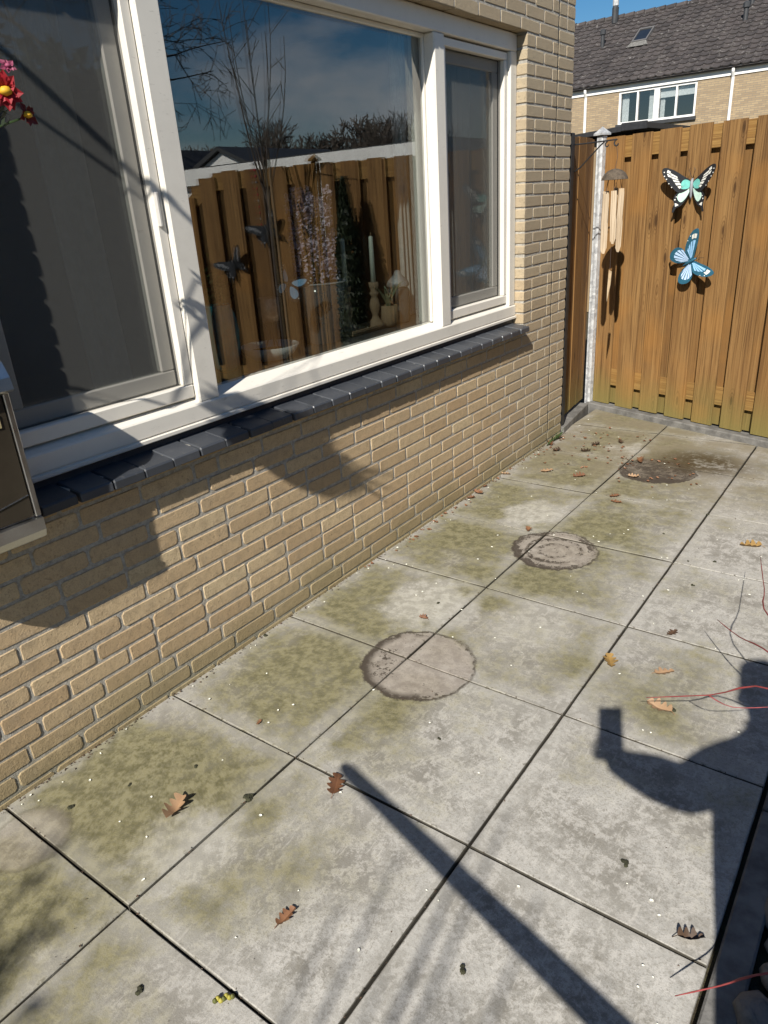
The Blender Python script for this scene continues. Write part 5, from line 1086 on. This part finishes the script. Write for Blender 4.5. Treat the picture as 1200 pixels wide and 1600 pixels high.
LV = [((0.435, -0.206), 0.098, 0.55, 'oakpale', 'large pale crumpled oak leaf nearest the brick wall'), ((0.756, 0.109), 0.095, 0.22, 'oak', 'flat brown oak leaf touching the tip of the stake shadow'), ((0.924, -0.277), 0.066, 0.35, 'oak', 'small brown oak leaf alone on the front middle slab'),
      ((1.205, 1.078), 0.090, 0.30, 'oakyellow', 'tan oak leaf lying across the long slab joint'), ((1.381, 1.110), 0.080, 0.2, 'oakpale', 'pale oak leaf right of the one on the joint'), ((1.422, 0.915), 0.095, 0.25, 'oakpale', 'pinkish oak leaf beside a dark moss lump under red twig'), ((1.431, 2.242), 0.105, 0.35, 'oakyellow', 'yellowish oak leaf near the right edge of the patio'),
      ((0.422, 2.746), 0.085, 0.35, 'oak', 'brown oak leaf on the algae strip before the far slabs'), ((0.223, 2.745), 0.095, 0.2, 'oakpale', 'pale oak leaf on the far algae slab near the wall'), ((0.700, 2.546), 0.065, 0.2, 'oak', 'small reddish leaf near the far cross joint, back of two'), ((0.735, 2.47), 0.065, 0.2, 'oak', 'small reddish leaf near the far cross joint, front of two'),
      ((0.03, 3.229), 0.085, 0.4, 'oak', 'brown leaf at the foot of the expansion joint'), ((0.028, 2.59), 0.07, 0.3, 'oakpale', 'tan leaf against the wall foot below the sill end'), ((0.03, 2.25), 0.075, 0.4, 'oak', 'rusty leaf tucked against the wall foot, farther of two'), ((0.03, 2.17), 0.06, 0.4, 'oak', 'rusty leaf tucked against the wall foot, nearer of two'),
      ((0.484, 1.937), 0.06, 0.3, 'oak', 'reddish leaf at the rim of the middle pot mark'), ((0.482, 0.99), 0.045, 0.4, 'oak', 'tiny curled leaf above the nearest large pot mark'), ((0.646, 3.139), 0.085, 0.5, 'oak', 'curled brown leaf at back rim of the damp pot mark'), ((0.30, 3.33), 0.08, 0.45, 'oakdark', 'dark wet leaf in the far corner, left one'), ((0.42, 3.45), 0.075, 0.4, 'oakdark', 'dark wet leaf in the far corner nearest the kerb'), ((0.29, 3.18), 0.07, 0.5, 'oakdark', 'dark wet leaf in the far corner, nearest the pale patch'),
      ((0.368, 0.187), 0.028, 0.3, 'oak', 'tiny brown leaf scrap on the second slab by the wall'), ((0.695, 2.87), 0.07, 0.35, 'oakpale', 'pale leaf on the front rim of damp pot mark'), ((0.12, 3.12), 0.075, 0.4, 'oakdark', 'dark reddish leaf near the wall, before the expansion joint'), ((1.335, 1.37), 0.06, 0.1, 'oakdark', 'thin flattened leaf remains on the right hand slabs'), ((1.71, 0.175), 0.07, 0.5, 'oakdark', 'dark curled leaf by the kerb beside front joint')]
rl = random.Random(77)
for i, ((x_, y_), sz, cu, mt, lab) in enumerate(LV):
    sz *= 0.84; cu *= 1.5; b, stem = oak_leaf(500+i, sz, cu); r0 = empty('fallen_leaf', lab, 'leaf', (x_, y_, 0.002), (0, 0, rl.uniform(0, 6.28)), 'fallen leaves on the patio')
    b.build('blade', M[mt], r0); MB().tube([stem, (stem[0]-sz*0.16, sz*0.03, 0.003)], 0.0009, 4).build('leaf_stalk', M[mt], r0)
MS = [((0.573, -0.061), 0.020, 'moss lump sitting on the long joint left of centre'), ((0.163, -0.363), 0.015, 'dark seed husk above the small pot mark at left'), ((1.456, 0.928), 0.018, 'dark moss lump beside the pinkish leaf'), ((1.306, 1.766), 0.013, 'green moss lump on the right hand slab'), ((0.772, -0.579), 0.013, 'dark moss lump near the bottom left edge'), ((1.327, -0.156), 0.013, 'dark leaf scrap on the front slab below stake shadow'), ((0.239, -0.217), 0.010, 'dark crumb left of the large pale leaf'), ((0.347, -0.057), 0.012, 'dark crumb above the large pale leaf'), ((1.525, 0.291), 0.014, 'flat dark scrap in the middle of the front right slab'), ((0.472, 1.12), 0.011, 'dark crumb on the pale worn patch'), ((1.231, 1.973), 0.009, 'dark crumb near the long joint at right'), ((1.33, 2.02), 0.010, 'round dark crumb on the far right slab'), ((0.904, 0.43), 0.009, 'dark crumb above the stake shadow'), ((0.014, 0.575), 0.012, 'dark snail shell against the wall foot'), ((1.06, 2.2), 0.009, 'dark crumb on the slab behind the middle pot mark'), ((1.18, 2.52), 0.012, 'moss lump where the far joints cross')]
for i, ((x_, y_), s_, lab) in enumerate(MS):
    rr = random.Random(900+i); b = MB(); s_ *= 0.68
    for k in range(4):
        c = (rr.uniform(-.6, .6)*s_, rr.uniform(-.6, .6)*s_, 0.0); r_ = s_*rr.uniform(0.45, 0.8); b.lathe([(r_*0.9, 0), (r_, r_*0.3), (r_*0.6, r_*0.75), (0.001, r_*0.9)], 7, c)
    b.v = [(x+rr.uniform(-.15, .15)*s_, y+rr.uniform(-.15, .15)*s_, z*rr.uniform(0.7, 1.2)) for x, y, z in b.v]
    b.build('moss_lump', M['moss'], label=lab, cat='moss', group='dark lumps on the patio', loc=(x_, y_, 0.001))
yg = mat_leaf('yellow_green_bud', (0.38, 0.34, 0.05), (0.48, 0.42, 0.08)); yg2 = mat_leaf('olive_bud', (0.12, 0.13, 0.03), (0.18, 0.18, 0.05))
bud = empty('yellow_catkin', 'small yellow and green bud lying on the front slab', 'flower', (0.945, -0.489, 0.003), (0, 0, 0.9))
for k in range(7): MB().lathe([(0.001, -0.006), (0.005, -0.003), (0.006, 0.001), (0.001, 0.006)], 7, (0.006*k-0.02, 0.004*math.sin(k*2), 0.006)).build('bud_scale', yg if k % 3 else yg2, bud, True)
# white petals strewn about and crumbs along joints and wall foot
rp = random.Random(55); b = MB()
for k in range(170):
    x_ = rp.uniform(0.02, 1.74); y_ = -0.75+4.7*rp.random()**1.15
    if k % 5 == 0: x_ = 0.015+abs(rp.gauss(0, 0.03))
    if y_ > 3.6-0.35*x_+0.3: continue
    s_ = rp.uniform(0.002, 0.0058); a = rp.uniform(0, 6.28); e = rp.uniform(0.55, 0.95); n = 7; z_ = 0.0045
    b.add([(x_+s_*(math.cos(t)*math.cos(a)-e*math.sin(t)*math.sin(a)), y_+s_*(math.cos(t)*math.sin(a)+e*math.sin(t)*math.cos(a)), z_+rp.uniform(0, 0.0015)) for t in [2*math.pi*q/n for q in range(n)]]+[(x_, y_, z_-0.001)], [(q, (q+1) % n, n) for q in range(n)])
b.build('petals', M['petal'], kind='stuff', label='small white petals strewn over the patio')
rc = random.Random(66); b = MB()
def crumb(x_, y_, s_): 
    v = [(x_+rc.uniform(-1, 1)*s_, y_+rc.uniform(-1, 1)*s_, rc.uniform(0, 1.0)*s_+0.001) for _ in range(5)]; b.add(v, [(0, 1, 2), (0, 2, 3), (1, 2, 4), (0, 3, 4), (0, 1, 4)])
for k in range(1500):
    j = rc.random()
    if j < 0.35: crumb(abs(rc.gauss(0.0, 0.012)), rc.uniform(-0.7, 3.5), rc.uniform(0.002, 0.006))
    elif j < 0.55: crumb(rc.choice(XC[1:3])+rc.gauss(0, 0.004), rc.uniform(-0.7, 3.6), rc.uniform(0.0015, 0.004))
    elif j < 0.70: crumb(rc.uniform(0, 1.74), Y0+0.6*rc.randint(0, 6)+rc.gauss(0, 0.004), rc.uniform(0.0015, 0.004))
    elif j < 0.84:
        cx, cy, pr = rc.choice([(0.635, 0.727, 0.205), (0.683, 1.80, 0.195), (0.775, 3.03, 0.205)]); a = rc.uniform(0, 6.28); r_ = pr*(1 if rc.random() < .5 else math.sqrt(rc.random())); crumb(cx+r_*math.cos(a), cy+r_*math.sin(a), rc.uniform(0.0012, 0.0035))
    else: crumb(rc.uniform(0, 1.74), rc.uniform(-0.7, 3.5), rc.uniform(0.001, 0.0028))
b.build('dirt_crumbs', M['oakdark'], kind='stuff', label='dark crumbs of dirt along joints and wall foot')
# moss and weeds at the foot of the expansion joint
wd = empty('weed_tuft', 'small green weed tuft at the foot of the expansion joint', 'weed', (0.02, 3.26, 0.0)); rl = random.Random(3)
for k in range(22):
    a = rl.uniform(-1.4, 1.4); L = rl.uniform(0.03, 0.09); d = Vector((math.cos(a)*0.5, math.sin(a)*0.9, 0.9)); c = Vector((0, rl.uniform(-.09, .12), 0)); wv = Vector((-d.y, d.x, 0)).normalized()*0.003
    b = MB(); b.add([tuple(c-wv), tuple(c+wv), tuple(c+d*L*0.6+wv*0.7), tuple(c+d*L+Vector((0.01, 0, -0.01))), tuple(c+d*L*0.6-wv*0.7)], [(0, 1, 2, 3, 4)]); b.build('grass_blade', M['green'], wd)

# broken leaf bits swept into the far corner and along the wall foot
rq = random.Random(101); b = MB()
for k in range(150):
    if k < 70: x_, y_ = rq.uniform(0.05, 0.65), 3.05+rq.random()*0.75-0.3*rq.random()
    elif k < 115: x_, y_ = 0.012+abs(rq.gauss(0, 0.025)), rq.uniform(1.2, 3.45)
    else: a = rq.uniform(0, 6.28); r_ = rq.uniform(0.12, 0.30); x_, y_ = 0.775+r_*math.cos(a), 3.03+r_*math.sin(a)
    if (Vector((x_, y_, 0))-F0).dot(FN) < 0.07: continue
    s_ = rq.uniform(0.006, 0.017); a = rq.uniform(0, 6.28); n = 6; rr_ = [s_*rq.uniform(0.4, 1.0) for _ in range(n)]
    b.add([(x_+rr_[q]*math.cos(a+q*1.047), y_+rr_[q]*math.sin(a+q*1.047)*0.7, 0.003+rq.uniform(0, 0.7)*s_) for q in range(n)]+[(x_, y_, 0.004)], [(q, (q+1) % n, n) for q in range(n)])
b.build('leaf_litter', M['oak'], kind='stuff', label='broken brown leaf bits in the far corner and along the wall foot')
